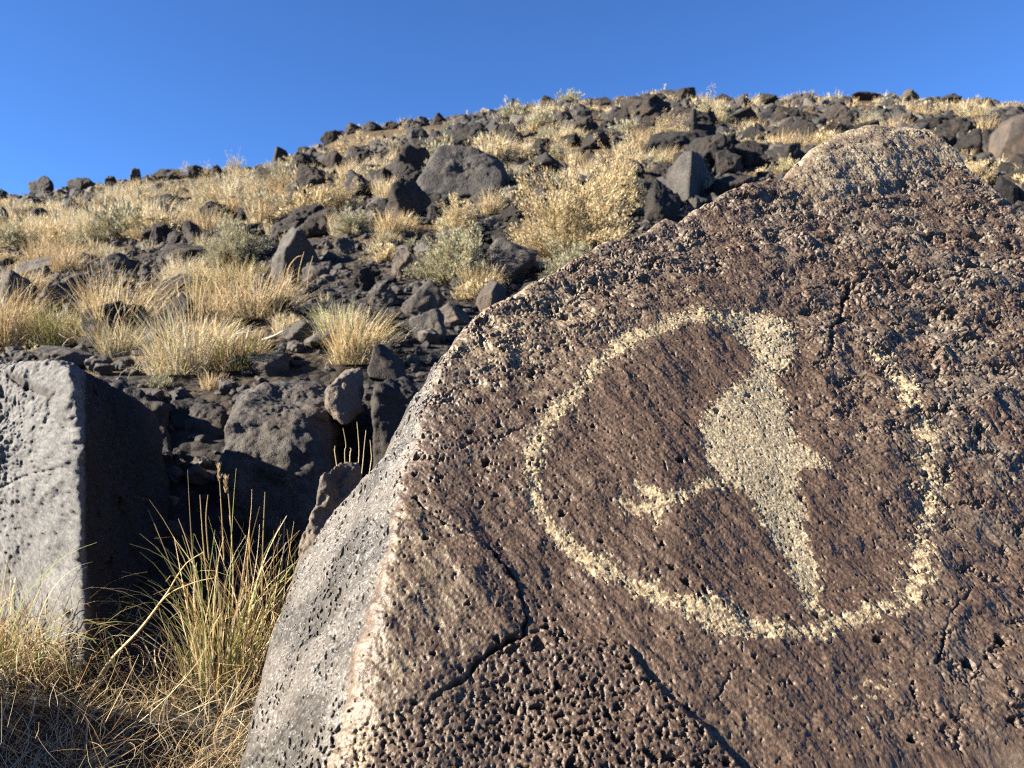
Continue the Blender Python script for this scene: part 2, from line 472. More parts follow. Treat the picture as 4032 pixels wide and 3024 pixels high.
def build_boulder():
    nF = np.array([0.13, -0.72, 0.68]); nF /= np.linalg.norm(nF)
    U = np.cross([0, 0, 1.0], nF); U /= np.linalg.norm(U)
    V = np.cross(nF, U)
    cam0 = np.array([0, 0, CAM_Z])
    P0 = W(750, 480, 1.12)

    def onF(px, py):
        r = ray(px, py)
        t = nF.dot(P0 - cam0) / nF.dot(r)
        return cam0 + t * r

    def uv(P):
        return (float(U.dot(P - P0)), float(V.dot(P - P0)))

    edge_uv = [uv(onF(*p)) for p in EDGE]
    # the grey side facet: a plane through the edge, turned towards the sun
    e = onF(347, 671) - onF(415, 431)
    nG = np.array([-0.83, -0.36, 0.42]); nG -= e * nG.dot(e) / e.dot(e); nG /= np.linalg.norm(nG)
    PG = onF(392, 508)

    def onG(px, py):
        r = ray(px, py)
        t = nG.dot(PG - cam0) / nG.dot(r)
        return cam0 + t * r

    slope = math.tan(math.acos(nF.dot(nG)))
    out_f = [uv(onF(*p)) for p in OUTLINE_F]
    out_g = [uv(onG(*p)) for p in OUTLINE_G]
    b_l = out_g[0]; b_r = out_f[-1]
    v_low = -0.95
    foot = [(b_r[0] - 0.02, v_low), (b_l[0] + 0.1, v_low), (b_l[0] - 0.02, (b_l[1] + v_low) / 2)]
    outline = out_f + foot + out_g
    # extend the edge line below the frame
    d = np.array(edge_uv[-1]) - np.array(edge_uv[-4])
    edge_ext = edge_uv + [tuple(np.array(edge_uv[-1]) + d / np.linalg.norm(d) * 0.7)]

    uu = [p[0] for p in outline]
    u_lo, u_hi = min(uu) - 0.2, max(uu) + 0.25
    vis_u = (min(uu) - 0.03, max(uv(onF(1034, 200))[0], uv(onF(1034, 768))[0])); vis_v = (uv(onF(600, 775))[1] - 0.01, max(p[1] for p in outline) + 0.02)
    st = 0.00135
    us = np.concatenate([np.linspace(u_lo, vis_u[0], 40)[:-1], np.arange(vis_u[0], vis_u[1], st), np.linspace(vis_u[1], u_hi, 70)])
    vs = np.concatenate([np.linspace(v_low - 0.1, vis_v[0], 110)[:-1], np.arange(vis_v[0], vis_v[1], st), np.linspace(vis_v[1], vis_v[1] + 0.25, 45)])
    Ug, Vg = np.meshgrid(us.astype(np.float32), vs.astype(np.float32))
    # the picture position of each point of the flat face, used to lay out the carving on it
    PF = P0[None, None] + Ug[..., None] * U + Vg[..., None] * V - cam0
    px = (512 + F_PX * PF[..., 0] / PF[..., 1]).astype(np.float32)
    py = (384 - F_PX * PF[..., 2] / PF[..., 1]).astype(np.float32)
    # wobble so that drawn lines are never smooth
    wob = 3.0 * perlin2(Ug / 0.02, Vg / 0.02, 71) + 1.6 * perlin2(Ug / 0.008, Vg / 0.008, 72)
    wob2 = 3.0 * perlin2(Ug / 0.02, Vg / 0.02, 73) + 1.6 * perlin2(Ug / 0.008, Vg / 0.008, 74)
    qx, qy = px + wob, py + wob2
    rx, ry = px + wob * 0.5, py + wob2 * 0.5

    h = np.zeros_like(Ug)
    # facet to the left of the edge
    de = seg_dist(Ug, Vg, edge_ext)
    ext = [(-3.0, edge_ext[0][1] + 0.4)] + [(edge_ext[0][0] + 0.25, edge_ext[0][1] + 0.4)] + edge_ext + [(edge_ext[-1][0], -3.0), (-3.0, -3.0)]
    left = inside(Ug, Vg, ext)
    sd = np.where(left, de, -de) + 0.006 * perlin2(Ug / 0.05, Vg / 0.05, 31) + 0.002 * perlin2(Ug / 0.012, Vg / 0.012, 32)
    kk = 0.012
    soft = 0.5 * (sd + np.sqrt(sd * sd + kk * kk)) - 0.5 * kk * 0
    h -= slope * (soft - 0.0)
    g_mask = sstep(-0.004, 0.006, sd)
    # bevel: the face rolls over gently before the edge, more towards the bottom
    bevw = 0.02 + 0.05 * sstep(560, 700, py)
    h -= 0.35 * bevw * np.where(sd > 0, 1, np.clip(1 + sd / bevw, 0, 1) ** 2) * sstep(480, 640, py)
    # outline
    sdo = sdf(Ug, Vg, outline)
    sdo = sdo + 0.004 * perlin2(Ug / 0.04, Vg / 0.04, 33) + 0.0011 * perlin2(Ug / 0.009, Vg / 0.009, 34)
    r0 = 0.022
    t = np.clip(r0 - sdo, 0, r0)
    drop = r0 - np.sqrt(np.maximum(r0 * r0 - t * t, 0)) + np.where(sdo < 0, -sdo * 7.0, 0)

    # large forms of the face
    h += 0.010 * perlin2(Ug / 0.24 + 3, Vg / 0.24, 35) + 0.005 * perlin2(Ug / 0.09, Vg / 0.09, 36)
    jag = 2.6 * fbm2(Ug / 0.016, Vg / 0.016, 75, 3, 0.7); jag2 = 2.6 * fbm2(Ug / 0.016, Vg / 0.016, 76, 3, 0.7)
    fl = sstep(-1.2, 1.2, sdf(px + jag, py + jag2, FLAKE)) * (1 - g_mask)
    h += fl * (0.0012 + 0.0035 * sstep(430, 520, px))
    lowp = sdf(qx, qy, LOWER)
    lo = sstep(-12, 12, lowp + 9 * perlin2(Ug / 0.03, Vg / 0.03, 30))
    lo_e = sstep(-4, 4, lowp)
    h += lo_e * 0.008 * (1 - 0.3 * sstep(0, 60, lowp)) * sstep(440, 600, px)
    kn_d = sdf(rx, ry, KNOB)
    kn = sstep(-6, 7, kn_d + 4 * perlin2(Ug / 0.03, Vg / 0.03, 23))
    kn_c = sstep(-7, 8, kn_d + 9 * perlin2(Ug / 0.025, Vg / 0.025, 29) + 4 * perlin2(Ug / 0.008, Vg / 0.008, 28))
    h += kn * (0.008 + 0.022 * sstep(0, 35, kn_d))
    # upper right is broken, rough ground
    rough_ur = sstep(700, 860, px + 0.5 * (300 - py)) * sstep(640, 300, py)
    rough_top = sstep(330, 230, py - 0.45 * (700 - px)) * 0.8
    rr = np.clip(np.maximum(rough_ur, rough_top), 0, 1)
    right = sstep(880, 1000, px + 0.15 * (py - 500))
    rgh = 0.35 + 0.9 * rr + 0.5 * right
    rgh = rgh * (1 - 0.45 * g_mask)
    rr = rr * (1 - 0.85 * kn)
    zone_n = sstep(-0.25, 0.35, fbm2(Ug / 0.07, Vg / 0.07, 37, 3))
    rz = rr * (0.35 + 0.65 * zone_n)

    # diagonal streaks of the flow
    ca, sa = math.cos(math.radians(-52)), math.sin(math.radians(-52))
    Ur = Ug * ca + Vg * sa; Vr = -Ug * sa + Vg * ca
    streak = fbm2(Ur / 0.050 + 0.3 * perlin2(Ug / 0.03, Vg / 0.03, 25), Vr / 0.024, 41, 4, 0.6)
    h += 0.0024 * streak * (1 - 0.6 * g_mask) * (1 - 0.5 * lo)
    big = fbm2(Ug / 0.09 + 7, Vg / 0.09, 40, 3)
    mid = fbm2(Ug / 0.036, Vg / 0.034, 42, 3, 0.42)
    mid2 = fbm2(Ug / 0.036, Vg / 0.034, 42, 2, 0.35)
    mid = mid * (1 - 0.8 * rr) + mid2 * 0.8 * rr
    h += 0.0024 * rgh * mid + 0.006 * rr * big
    # broken plates of the upper right: stepped surface
    pl = 0.012 * fbm2(Ug / 0.075, Vg / 0.05, 38, 3, 0.42)
    stp = 0.0045
    q_ = pl / stp; fr = q_ - np.floor(q_)
    h += rz * (np.floor(q_) + sstep(0.35, 0.65, fr)) * stp
    grain = fbm2(Ug / 0.0048, Vg / 0.0048, 43, 2, 0.7)
    grain2 = perlin2(Ug / 0.0031, Vg / 0.0031, 39)
    h += (0.00034 + 0.0002 * rz) * grain + 0.00055 * grain2
    chip = np.abs(perlin2(Ug / 0.027 + 0.5 * mid, Vg / 0.021 + 0.3 * big, 44))
    h -= 0.005 * rr * sstep(0.10, 0.0, chip) * sstep(-0.1, 0.3, big)
    # spongy, pitted zones: cavities eaten into an otherwise even surface
    sp = fbm2(Ug / 0.0070 + 0.35 * mid, Vg / 0.0058 + 0.2 * big, 45, 3, 0.6)
    spz = np.clip(lo * (0.45 + 0.6 * zone_n) + 0.24 * rr * zone_n + 0.16 * right * zone_n, 0, 1)
    spr = fbm2(Ug / 0.0050 + 0.3 * mid, Vg / 0.0044, 26, 2, 0.5)
    sp = sp * sstep(0.2, 0.6, lo) + spr * (1 - sstep(0.2, 0.6, lo))
    h -= 0.0060 * np.clip(spz + 0.2 * rr, 0, 1) * sstep(0.22, 0.46, sp)
    sp2 = fbm2(Ug / 0.017, Vg / 0.017, 46, 3, 0.5)
    h -= 0.011 * np.clip(lo * sstep(430, 560, px) + 0.65 * rr * zone_n, 0, 1) * sstep(0.44, 0.6, sp2)
    sp3 = fbm2(Ug / 0.05 + 0.12 * grain, Vg / 0.036 + 0.12 * grain2, 27, 3, 0.55)
    h -= 0.013 * np.clip(rr + 0.35 * right, 0, 1) * sstep(0.40, 0.52, sp3) * (0.7 + 0.6 * sp)
    holes_all = fbm2(Ug / 0.0072, Vg / 0.0072, 36, 2, 0.4)
    h -= 0.0035 * (1 - spz) * (1 - 0.6 * rr) * (1 - g_mask) * sstep(0.58, 0.74, holes_all)
    gsp = fbm2(Ug / 0.0045, Vg / 0.009, 47, 2, 0.5)
    gz = g_mask * (0.35 + 0.65 * sstep(-0.15, 0.35, perlin2(Ug / 0.1, Vg / 0.13, 48)))
    h -= 0.011 * gz * sstep(0.15, 0.55, gsp)
    h += g_mask * (0.008 * perlin2(Ug / 0.05, Vg / 0.1, 49) + 0.004 * mid + 0.0022 * fbm2(Ug / 0.004, Vg / 0.008, 50, 2, 0.7))

    # the carving
    def stroke(pts):
        return seg_dist(qx, qy, [(a, b) for a, b, c in pts], [c for a, b, c in pts])
    body = sdf(qx, qy, BIRD)
    peck = 0.5 + body / 8.0
    h -= 0.0024 * streak * 0.75 * sstep(-1, 6, body)
    for stk, wgt in ((ARC, 0.93), (ARC2, 0.72), (FOOT, 1.0), (FOOT2, 0.9), (FOOT3, 0.95), (FOOT4, 0.9), (TAIL2, 0.8), (SPECKS, 0.8)):
        peck = np.maximum(peck, (1.0 - (stroke(stk) - 0.35) * 0.75) * wgt)
    speck = 0.8 * fbm2(Ug / 0.011, Vg / 0.011, 51, 4, 0.85)
    patch = perlin2(Ug / 0.022, Vg / 0.022, 52)
    carve = 0.04 + np.clip(peck, -1, 1.35) + 0.12 * grain2 + 0.80 * speck + 0.36 * patch + 0.3 * perlin2(Ug / 0.05, Vg / 0.05, 54)
    # stray peck marks, lower right
    near = np.exp(-((px - 870) / 45) ** 2 - ((py - 715) / 60) ** 2) + 0.7 * np.exp(-((px - 950) / 40) ** 2 - ((py - 740) / 40) ** 2) + 0.9 * np.exp(-((px - 885) / 26) ** 2 - ((py - 683) / 9) ** 2)
    stray = near * 0.55 + 0.75 * perlin2(Ug / 0.011, Vg / 0.008, 53) + 0.25 * speck
    carved = ((carve > 0.62) | (stray > 0.93)) & (g_mask < 0.3)
    halo = sstep(0.15, 0.75, carve)
    h -= 0.0007 * sstep(0.4, 0.8, carve) + 0.0004 * carved * speck

    # cracks and gas holes
    for pts, wd, dp in CRACKS:
        dd = seg_dist(px + jag, py + jag2, pts)
        h -= dp * np.exp(-(dd / (wd * (0.9 + 1.0 * np.clip(perlin2(Ug / 0.016, Vg / 0.016, 62), -0.6, 1)) + 0.15)) ** 2) * np.clip(0.6 + 1.3 * perlin2(Ug / 0.03, Vg / 0.03, 61), 0.02, 1.3)
    R = rs(9)
    pix = PF[..., 1]
    vi0, vi1 = np.searchsorted(vs, vis_v[0]), np.searchsorted(vs, vis_v[1])
    ui0, ui1 = np.searchsorted(us, vis_u[0]), np.searchsorted(us, vis_u[1])

    def pit(iu, iv, rad, dep, asp=1.0, ang=0.0):
        k = int(rad * 2.2 / st) + 2
        a0, a1 = max(iu - k, 0), min(iu + k + 1, len(us)); b0, b1 = max(iv - k, 0), min(iv + k + 1, len(vs))
        du = Ug[b0:b1, a0:a1] - us[iu]; dv = Vg[b0:b1, a0:a1] - vs[iv]
        x = du * math.cos(ang) + dv * math.sin(ang); y = (-du * math.sin(ang) + dv * math.cos(ang)) * asp
        ang2 = np.arctan2(y, x)
        dd = np.hypot(x, y) / (rad * (1 + 0.18 * np.sin(3 * ang2 + iu) + 0.12 * np.sin(5 * ang2 + iv)))
        h[b0:b1, a0:a1] -= dep * np.clip(1.15 * (1 - dd ** 4), 0, 1)

    for hx, hy, hr, hd in HOLES:
        p = uv(onF(hx, hy)) if hx > 400 else uv(onG(hx, hy))
        iu = min(np.searchsorted(us, p[0]), len(us) - 1); iv = min(np.searchsorted(vs, p[1]), len(vs) - 1)
        sc = hr / F_PX * pix[iv, iu] * 0.8
        pit(iu, iv, sc, hd * 0.8, R.uniform(0.8, 1.5), R.uniform(0, 3.1))
    dens_l = sstep(660, 500, px + 0.25 * (py - 330)) * sstep(560, 400, py)
    dens = 0.10 + 0.65 * dens_l + 0.22 * rr + 0.2 * lo + 0.12 * kn
    dens = dens * 1.7 * sstep(-0.25, 0.45, fbm2(Ug / 0.05, Vg / 0.05, 24, 3))
    cnt = 0
    for _ in range(26000):
        iu = R.randint(ui0, ui1); iv = R.randint(vi0, vi1)
        if R.rand() > dens[iv, iu] or sdo[iv, iu] < 0.004:
            continue
        rad = min(0.0017 * math.exp(R.normal(0, 0.5)), 0.007)
        gm = g_mask[iv, iu] > 0.5
        dp = rad * R.uniform(1.6, 2.8)
        if gm and R.rand() < 0.75:
            continue
        if gm:
            pit(iu, iv, rad * 0.8, dp * 1.6, 0.55, 1.57)
        else:
            pit(iu, iv, rad, dp, R.uniform(0.75, 1.25), R.uniform(0, 3))
        cnt += 1

    P = P0 + Ug[..., None] * U + Vg[..., None] * V
    hh = h - np.minimum(drop, 0.10)
    P = P + hh[..., None] * nF
    D = np.array([0.0, 0.22, -0.97])
    P = P + np.maximum(drop - 0.10, 0)[..., None] * D

    # the rock's own colours
    shp = Ug.shape + (3,)
    c1 = 0.5 + 0.5 * np.clip(fbm2(Ug / 0.11, Vg / 0.11, 81, 4, 0.55) * 1.3, -1, 1)
    c2 = 0.5 + 0.5 * np.clip(fbm2(Ug / 0.018, Vg / 0.018, 82, 4, 0.65) * 1.2, -1, 1)
    c3 = 0.5 + 0.5 * np.clip(fbm2(Ur / 0.06, Vr / 0.012, 83, 3, 0.6) * 1.2, -1, 1)
    def L(a, b, t):
        return a + (b - a) * t[..., None]
    varn = L(np.array([0.100, 0.059, 0.038]), np.array([0.205, 0.132, 0.086]), np.clip(0.45 * c2 + 0.55 * c3, 0, 1))
    grey = L(np.array([0.15, 0.115, 0.085]), np.array([0.26, 0.205, 0.15]), c2)
    tan = L(np.array([0.24, 0.165, 0.10]), np.array([0.40, 0.30, 0.19]), c2)
    colr = varn
    colr = L(colr, grey, np.clip(0.75 * rr + 0.55 * right * c1 + 0.55 * dens_l * sstep(0.3, 0.6, c2), 0, 0.85) * sstep(0.3, 0.65, c1 * 0.6 + c2 * 0.4))
    tz = np.exp(-((px - 560) / 90) ** 2 - ((py - 320) / 45) ** 2) + np.exp(-((px - 500) / 40) ** 2 - ((py - 360) / 40) ** 2) * 0.7 + 0.8 * fl * sstep(530, 400, px) + 0.5 * np.exp(-((px - 690) / 60) ** 2 - ((py - 700) / 60) ** 2) * (1 - lo)
    tz = tz + 0.55 * sstep(430, 380, px + 0.1 * (py - 600)) * sstep(560, 660, py) + 0.4 * lo * sstep(520, 420, px)
    colr = L(colr, tan, np.clip(tz, 0, 1) * sstep(0.25, 0.7, 0.5 * c1 + 0.5 * c2))
    pale = L(np.array([0.33, 0.255, 0.165]), np.array([0.52, 0.42, 0.29]), c2)
    colr = L(colr, pale, kn_c * (0.45 + 0.55 * sstep(0.3, 0.6, c1)))
    gcol = L(np.array([0.095, 0.082, 0.071]), np.array([0.21, 0.183, 0.155]), np.clip(0.4 * c2 + 0.25 * c1 + 0.35 * (0.5 + 0.8 * grain), 0, 1))
    gcol = gcol * (0.72 + 0.55 * sstep(0.3, 0.7, c1))[..., None]
    colr = L(colr, gcol, g_mask)
    rim = np.exp(-((sd - 0.001) / 0.004) ** 2) * sstep(0.35, 0.65, c2)
    rimb = np.clip(rim + g_mask * sstep(0.03, 0.0, sd) * sstep(0.35, 0.7, c1) * sstep(640, 540, py) * 0.8, 0, 1)
    colr = L(colr, np.array([0.30, 0.245, 0.165]) * np.ones(shp), rimb * 0.28)
    edge_rim = sstep(0.02, 0.003, sdo) * (1 - g_mask)
    colr = L(colr, pale, edge_rim * 0.4 * sstep(0.3, 0.6, c2))
    colr = L(colr, tan * 1.15, 0.6 * halo * (1 - g_mask))
    pk = L(np.array([0.38, 0.29, 0.185]), np.array([0.70, 0.59, 0.41]), np.clip(0.5 + 0.8 * speck, 0, 1))
    core = sstep(-2, 8, body)
    pk = pk * np.array([1.0, 0.95, 0.87])
    pk = L(pk, pk * np.array([0.99, 1.03, 1.10]), core)
    colr = np.where(carved[..., None], pk, colr)

    fleck = fbm2(Ug / 0.0042, Vg / 0.0042, 84, 2, 0.8)
    colr = colr * (1 + 0.5 * np.clip(fleck, -1, 1.4))[..., None]
    ny, nx = Ug.shape
    keep = drop < 1.9
    i = np.arange(ny * nx).reshape(ny, nx)
    f = np.stack([i[:-1, :-1], i[:-1, 1:], i[1:, 1:], i[1:, :-1]], -1).reshape(-1, 4)
    kf = keep.ravel()[f].all(1)
    cf = carved.ravel()[f].sum(1) >= 2
    base = P0.copy(); base[2] = float(terr(base[0], base[1]))
    vv = (P.reshape(-1, 3) - base)

    def sub(mask, name, mat, parent=None):
        ff = f[mask]
        used, inv = np.unique(ff, return_inverse=True)
        o = mesh_obj(name, vv[used], inv.reshape(ff.shape), mat, parent, colr.reshape(-1, 3)[used], True, 0.43)
        return o
    root = sub(kf & ~cf, 'petroglyph_boulder', M_FACE)
    root.location = base
    tag(root, 'large brown boulder in the foreground carved with a pale long-tailed bird inside a ring', 'boulder')
    pg = sub(kf & cf, 'petroglyph', M_PECK, root)
    pg['label'] = 'pale pecked figure of a bird with an arc around it'


build_boulder()

# ------------------------------------------------------------------ rock builders
_ICO = {}


def ico(n):
    if n not in _ICO:
        bm = bmesh.new()
        bmesh.ops.create_icosphere(bm, subdivisions=n, radius=1.0)
        me = bpy.data.meshes.new('tmp'); bm.to_mesh(me); bm.free()
        v = np.empty(len(me.vertices) * 3, np.float32); me.vertices.foreach_get('co', v)
        f = np.empty(len(me.polygons) * 3, np.int32); me.polygons.foreach_get('vertices', f)
        bpy.data.meshes.remove(me)
        _ICO[n] = (v.reshape(-1, 3), f.reshape(-1, 3))
    return _ICO[n]


def hull_planes(pts):
    bm = bmesh.new()
    for p in pts:
        bm.verts.new(p)
    r = bmesh.ops.convex_hull(bm, input=bm.verts)
    bm.normal_update()
    c = np.mean(pts, 0)
    N, H = [], []
    for fc in bm.faces:
        n = np.array(fc.normal); hh = n.dot(np.array(fc.calc_center_median()) - c)
        if hh < 0:
            n, hh = -n, -hh
        if np.linalg.norm(n) > 0.5:
            N.append(n); H.append(max(hh, 0.01))
    bm.free()
    return c, np.array(N), np.array(H)


def radial(d, N, H, p=18):
    q = np.clip(d @ N.T, 0, None) / H
    return (q ** p).sum(1) ** (-1.0 / p)


def rand_planes(R, n=13, sq=(1, 1, 1)):
    N = R.normal(size=(n, 3)); N /= np.linalg.norm(N, axis=1)[:, None]
    q = np.linalg.qr(R.normal(size=(3, 3)))[0]
    N = np.vstack([N, q, -q])
    H = np.concatenate([R.uniform(0.45, 0.95, n), R.uniform(0.6, 1.0, 6)])
    return N, H


def rock_shape(seed, sub, rough=0.06, p=22, n=11):
    R = rs(seed)
    d, f = ico(sub)
    N, H = rand_planes(R, n)
    r = radial(d, N, H, p * 2.2)
    v = d * r[:, None]
    q = d * 1.5 + R.uniform(-20, 20, 3)
    warp = np.stack([perlin3(q * 1.3, seed + 3), perlin3(q * 1.3, seed + 5), perlin3(q * 1.3, seed + 7)], 1)
    q2 = q + 0.5 * warp
    nz = 0.7 * fbm3(q2, seed, 3 if sub < 5 else 6, 0.5) - 0.45 * np.abs(perlin3(q2 * 2.2, seed + 40)) - 0.3 * np.abs(perlin3(q2 * 5.1, seed + 41))
    v = v * (1 + rough * 1.9 * nz)[:, None]
    mx = np.abs(v).max(0)
    return v / mx, f          # fills the box -1..1


def hull_rock(pts, sub, rough, seed, p=26, freq=4.0):
    c, N, H = hull_planes(pts)
    d, f = ico(sub)
    r = radial(d, N, H, p)
    v = d * r[:, None]
    q = v * freq + seed * 1.7
    v = v + d * (rough * fbm3(q, seed, 5, 0.55))[:, None]
    return c, v, f


# ------------------------------------------------------------------ the two blocks beside the boulder
def slab():
    pts = [W(-120, 380, 2.55), W(0, 371, 2.28), W(36, 357, 2.2), W(62, 358, 2.12), W(74, 378, 2.08), W(80, 395, 2.06), W(84, 560, 2.0), W(86, 680, 1.92),
           W(-120, 690, 2.4), W(110, 382, 2.75), W(160, 412, 3.0), W(172, 460, 3.0), W(180, 520, 3.0), W(-150, 388, 3.3), W(-150, 520, 3.2)]
    c, v, f = hull_rock(pts, 8, 0.030, 4, p=30, freq=4.5)
    # gas holes and grain
    R = rs(21)
    d = v / np.linalg.norm(v, axis=1)[:, None]
    h = 0.005 * fbm3(v * 22, 5, 3, 0.6) + 0.0055 * fbm3(v * 90, 6, 2, 0.7)
    sp = fbm3(v * np.array([55, 55, 90]), 8, 2, 0.5)
    h = h - 0.008 * sstep(0.35, 0.6, sp)
    front = np.where((v[:, 1] < np.percentile(v[:, 1], 70)))[0]
    for _ in range(420):
        j = front[R.randint(len(front))]
        rad = min(0.006 * math.exp(R.normal(0, 0.45)), 0.018)
        dv = (v - v[j]); dv[:, 2] *= 0.75
        dd = np.sqrt((dv ** 2).sum(1)) / rad
        h = h - rad * 1.3 * np.clip(1.2 * (1 - dd ** 4), 0, 1)
    # the ledge and the crack near the top
    P = v + c
    rel = P - np.array([0, 0, CAM_Z])
    px = 512 + F_PX * rel[:, 0] / rel[:, 1]; py = 384 - F_PX * rel[:, 2] / rel[:, 1]
    is_front = rel[:, 1] < 2.75
    w = 2.0 * perlin3(v * 14, 9)
    for pts2, wd, dp in (([(8, 373), (22, 382), (38, 389), (52, 395), (64, 394)], 3.0, 0.02), ([(50, 400), (51, 412), (47, 422)], 2.2, 0.02), ([(-10, 492), (10, 484), (25, 478), (50, 470), (72, 462)], 0.9, 0.012)):
        h = h - np.where(is_front, dp * np.exp(-(seg_dist(px + w, py + w, pts2) / wd) ** 2), 0)
    v = v + d * h[:, None]
    t1 = 0.5 + 0.5 * np.clip(fbm3(v * 7, 12, 4, 0.6) * 1.3, -1, 1)
    t2 = 0.5 + 0.5 * np.clip(fbm3(v * 40, 14, 3, 0.6) * 1.3, -1, 1)
    col = np.array([0.22, 0.21, 0.203]) + (np.array([0.44, 0.42, 0.405]) - np.array([0.22, 0.21, 0.203])) * (0.4 * t1 + 0.6 * t2)[:, None]
    col = col * (1 + 0.4 * np.clip(perlin3(v * 130, 19), -0.8, 0.8))[:, None]
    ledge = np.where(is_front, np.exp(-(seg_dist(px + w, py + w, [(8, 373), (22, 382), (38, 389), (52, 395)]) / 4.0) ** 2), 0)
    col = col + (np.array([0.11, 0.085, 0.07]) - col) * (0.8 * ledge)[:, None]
    varn_shade = sstep(83, 87, px + 2 * perlin3(v * 20, 17)) * sstep(1.9, 2.02, rel[:, 1])
    col = col + (np.array([0.062, 0.055, 0.052]) - col) * np.clip(np.maximum(varn_shade, sstep(2.5, 2.7, rel[:, 1])), 0, 1)[:, None]  # dark varnish on side and back, deepened to stand in for shade
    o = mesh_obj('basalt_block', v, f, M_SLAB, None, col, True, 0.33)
    o.location = c
    tag(o, 'tall pale grey squared block with round gas holes standing at the left edge', 'boulder')


slab()


def hero_hull(name, pts, sub, rough, seed, mat, label, cat='rock', p=20, freq=5.0):
    c, v, f = hull_rock(pts, sub, rough, seed, p, freq)
    o = mesh_obj(name, v, f, mat)
    o.location = c
    tag(o, label, cat)
    return o


# upright brown rock behind the grey side of the carved boulder
hero_hull('basalt_rock', [W(322, 455, 1.85), W(330, 452, 1.9), W(362, 470, 2.05), W(303, 520, 1.8), W(298, 560, 1.78), W(300, 640, 1.7), W(370, 640, 1.75), W(390, 500, 2.1), W(330, 620, 2.3), W(360, 520, 2.3)],
          7, 0.05, 7, M_TAN, 'narrow upright brown rock wedged behind the grey side of the carved boulder')
# low rock whose top catches the light beyond the black hollow
hero_hull('basalt_rock', [W(212, 432, 3.0), W(224, 404, 3.15), W(254, 380, 3.4), W(285, 369, 3.6), W(322, 374, 3.7), W(300, 432, 3.0), W(345, 410, 3.35), W(345, 560, 3.0), W(215, 560, 2.95), W(262, 388, 4.0), W(330, 395, 4.1), W(330, 530, 3.9), W(230, 530, 3.9)],
          7, 0.04, 8, M_ROUGH, 'rounded dark rough rock with sunlit top beyond the black shaded hollow', p=9)
hero_hull('basalt_rock', [W(323, 388, 3.25), W(340, 375, 3.3), W(358, 374, 3.35), W(364, 412, 3.3), W(345, 425, 3.2), W(326, 405, 3.2), W(330, 410, 3.7), W(360, 405, 3.7), W(350, 380, 3.7)],
          6, 0.04, 9, M_TAN, 'small tan knobbly rock right of the rounded dark rock')
hero_hull('basalt_rock', [W(365, 370, 3.5), W(374, 345, 3.6), W(384, 344, 3.65), W(402, 358, 3.7), W(408, 378, 3.6), W(402, 382, 3.5), W(368, 380, 3.45), W(380, 380, 4.0), W(405, 375, 4.0), W(384, 350, 4.0)],
          6, 0.02, 10, M_BAS_FINE, 'small black pointed rock just left of the carved boulder under blond grass')
hero_hull('basalt_rock', [W(372, 384, 3.2), W(388, 378, 3.3), W(410, 380, 3.4), W(420, 400, 3.3), W(405, 500, 3.1), W(372, 500, 3.1), W(380, 400, 3.7), W(410, 400, 3.7)],
          6, 0.04, 11, M_BAS_FINE, 'dark crumbly rock pressed against the silhouette of the carved boulder')
# rubble in the shade of the hollow
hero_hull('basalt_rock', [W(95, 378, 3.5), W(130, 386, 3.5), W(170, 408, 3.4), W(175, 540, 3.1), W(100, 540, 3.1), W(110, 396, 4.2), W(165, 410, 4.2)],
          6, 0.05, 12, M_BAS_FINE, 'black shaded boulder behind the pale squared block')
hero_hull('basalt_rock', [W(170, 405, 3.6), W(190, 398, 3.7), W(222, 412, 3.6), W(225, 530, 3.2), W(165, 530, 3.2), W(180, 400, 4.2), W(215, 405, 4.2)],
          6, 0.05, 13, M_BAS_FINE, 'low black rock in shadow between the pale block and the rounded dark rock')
# unseen boulder added outside the frame on the left to shade the foreground grass
hero_hull('basalt_boulder', [np.array(q) for q in [(-2.6, 0.5, 0.0), (-1.45, 0.6, 0.0), (-1.42, 1.72, 0.0), (-2.5, 1.9, 0.0), (-2.4, 0.6, 0.6), (-1.55, 0.7, 0.62), (-1.5, 1.58, 0.56), (-2.3, 1.7, 0.6)]],
          6, 0.06, 15, M_BAS_GREY, 'unseen grey boulder added beyond the left edge to shade the near grass', 'boulder', 20, 2.5)

# ------------------------------------------------------------------ rocks of the hillside that can be told apart
hero_boxes = []
occupied = []          # (x, y, radius) of things already standing on the slope


def place_rock(x0, y0, x1, y1, seed, mat, label, rough=0.07, sink=0.25, depth=0.9, p=22, n=11, name='basalt_rock', cat='rock', sub=5, sky=False):
    xc = 0.5 * (x0 + x1)
    g = crest(xc) if sky else hit(xc, y1)
    if g is None:
        g = crest(xc)
    Y = g[1]
    w = (x1 - x0) / F_PX * Y / 2; hgt = (y1 - y0) / F_PX * Y
    if sky:
        hgt = max(0.15, (384 - y0) / F_PX * Y + CAM_Z - g[2])
    hz = hgt / (1 - sink) / 2
    v, f = rock_shape(seed, sub, rough, p, n)
    v = v * np.array([w, w * depth, hz])
    o = mesh_obj(name, v, f, mat)
    o.location = (xc_to_x(xc, Y), Y + w * depth * 0.6, g[2] + hgt - hz)
    tag(o, label, cat)
    occupied.append((o.location.x, o.location.y, w * 0.9))
    hero_boxes.append((x0, y0, x1, y1, Y))
    return o


def xc_to_x(px, Y):
    return (px - 512.0) / F_PX * Y


B, FN, GY, BR = M_BAS, M_ROUGH, M_BAS_GREY, M_BAS_BROWN


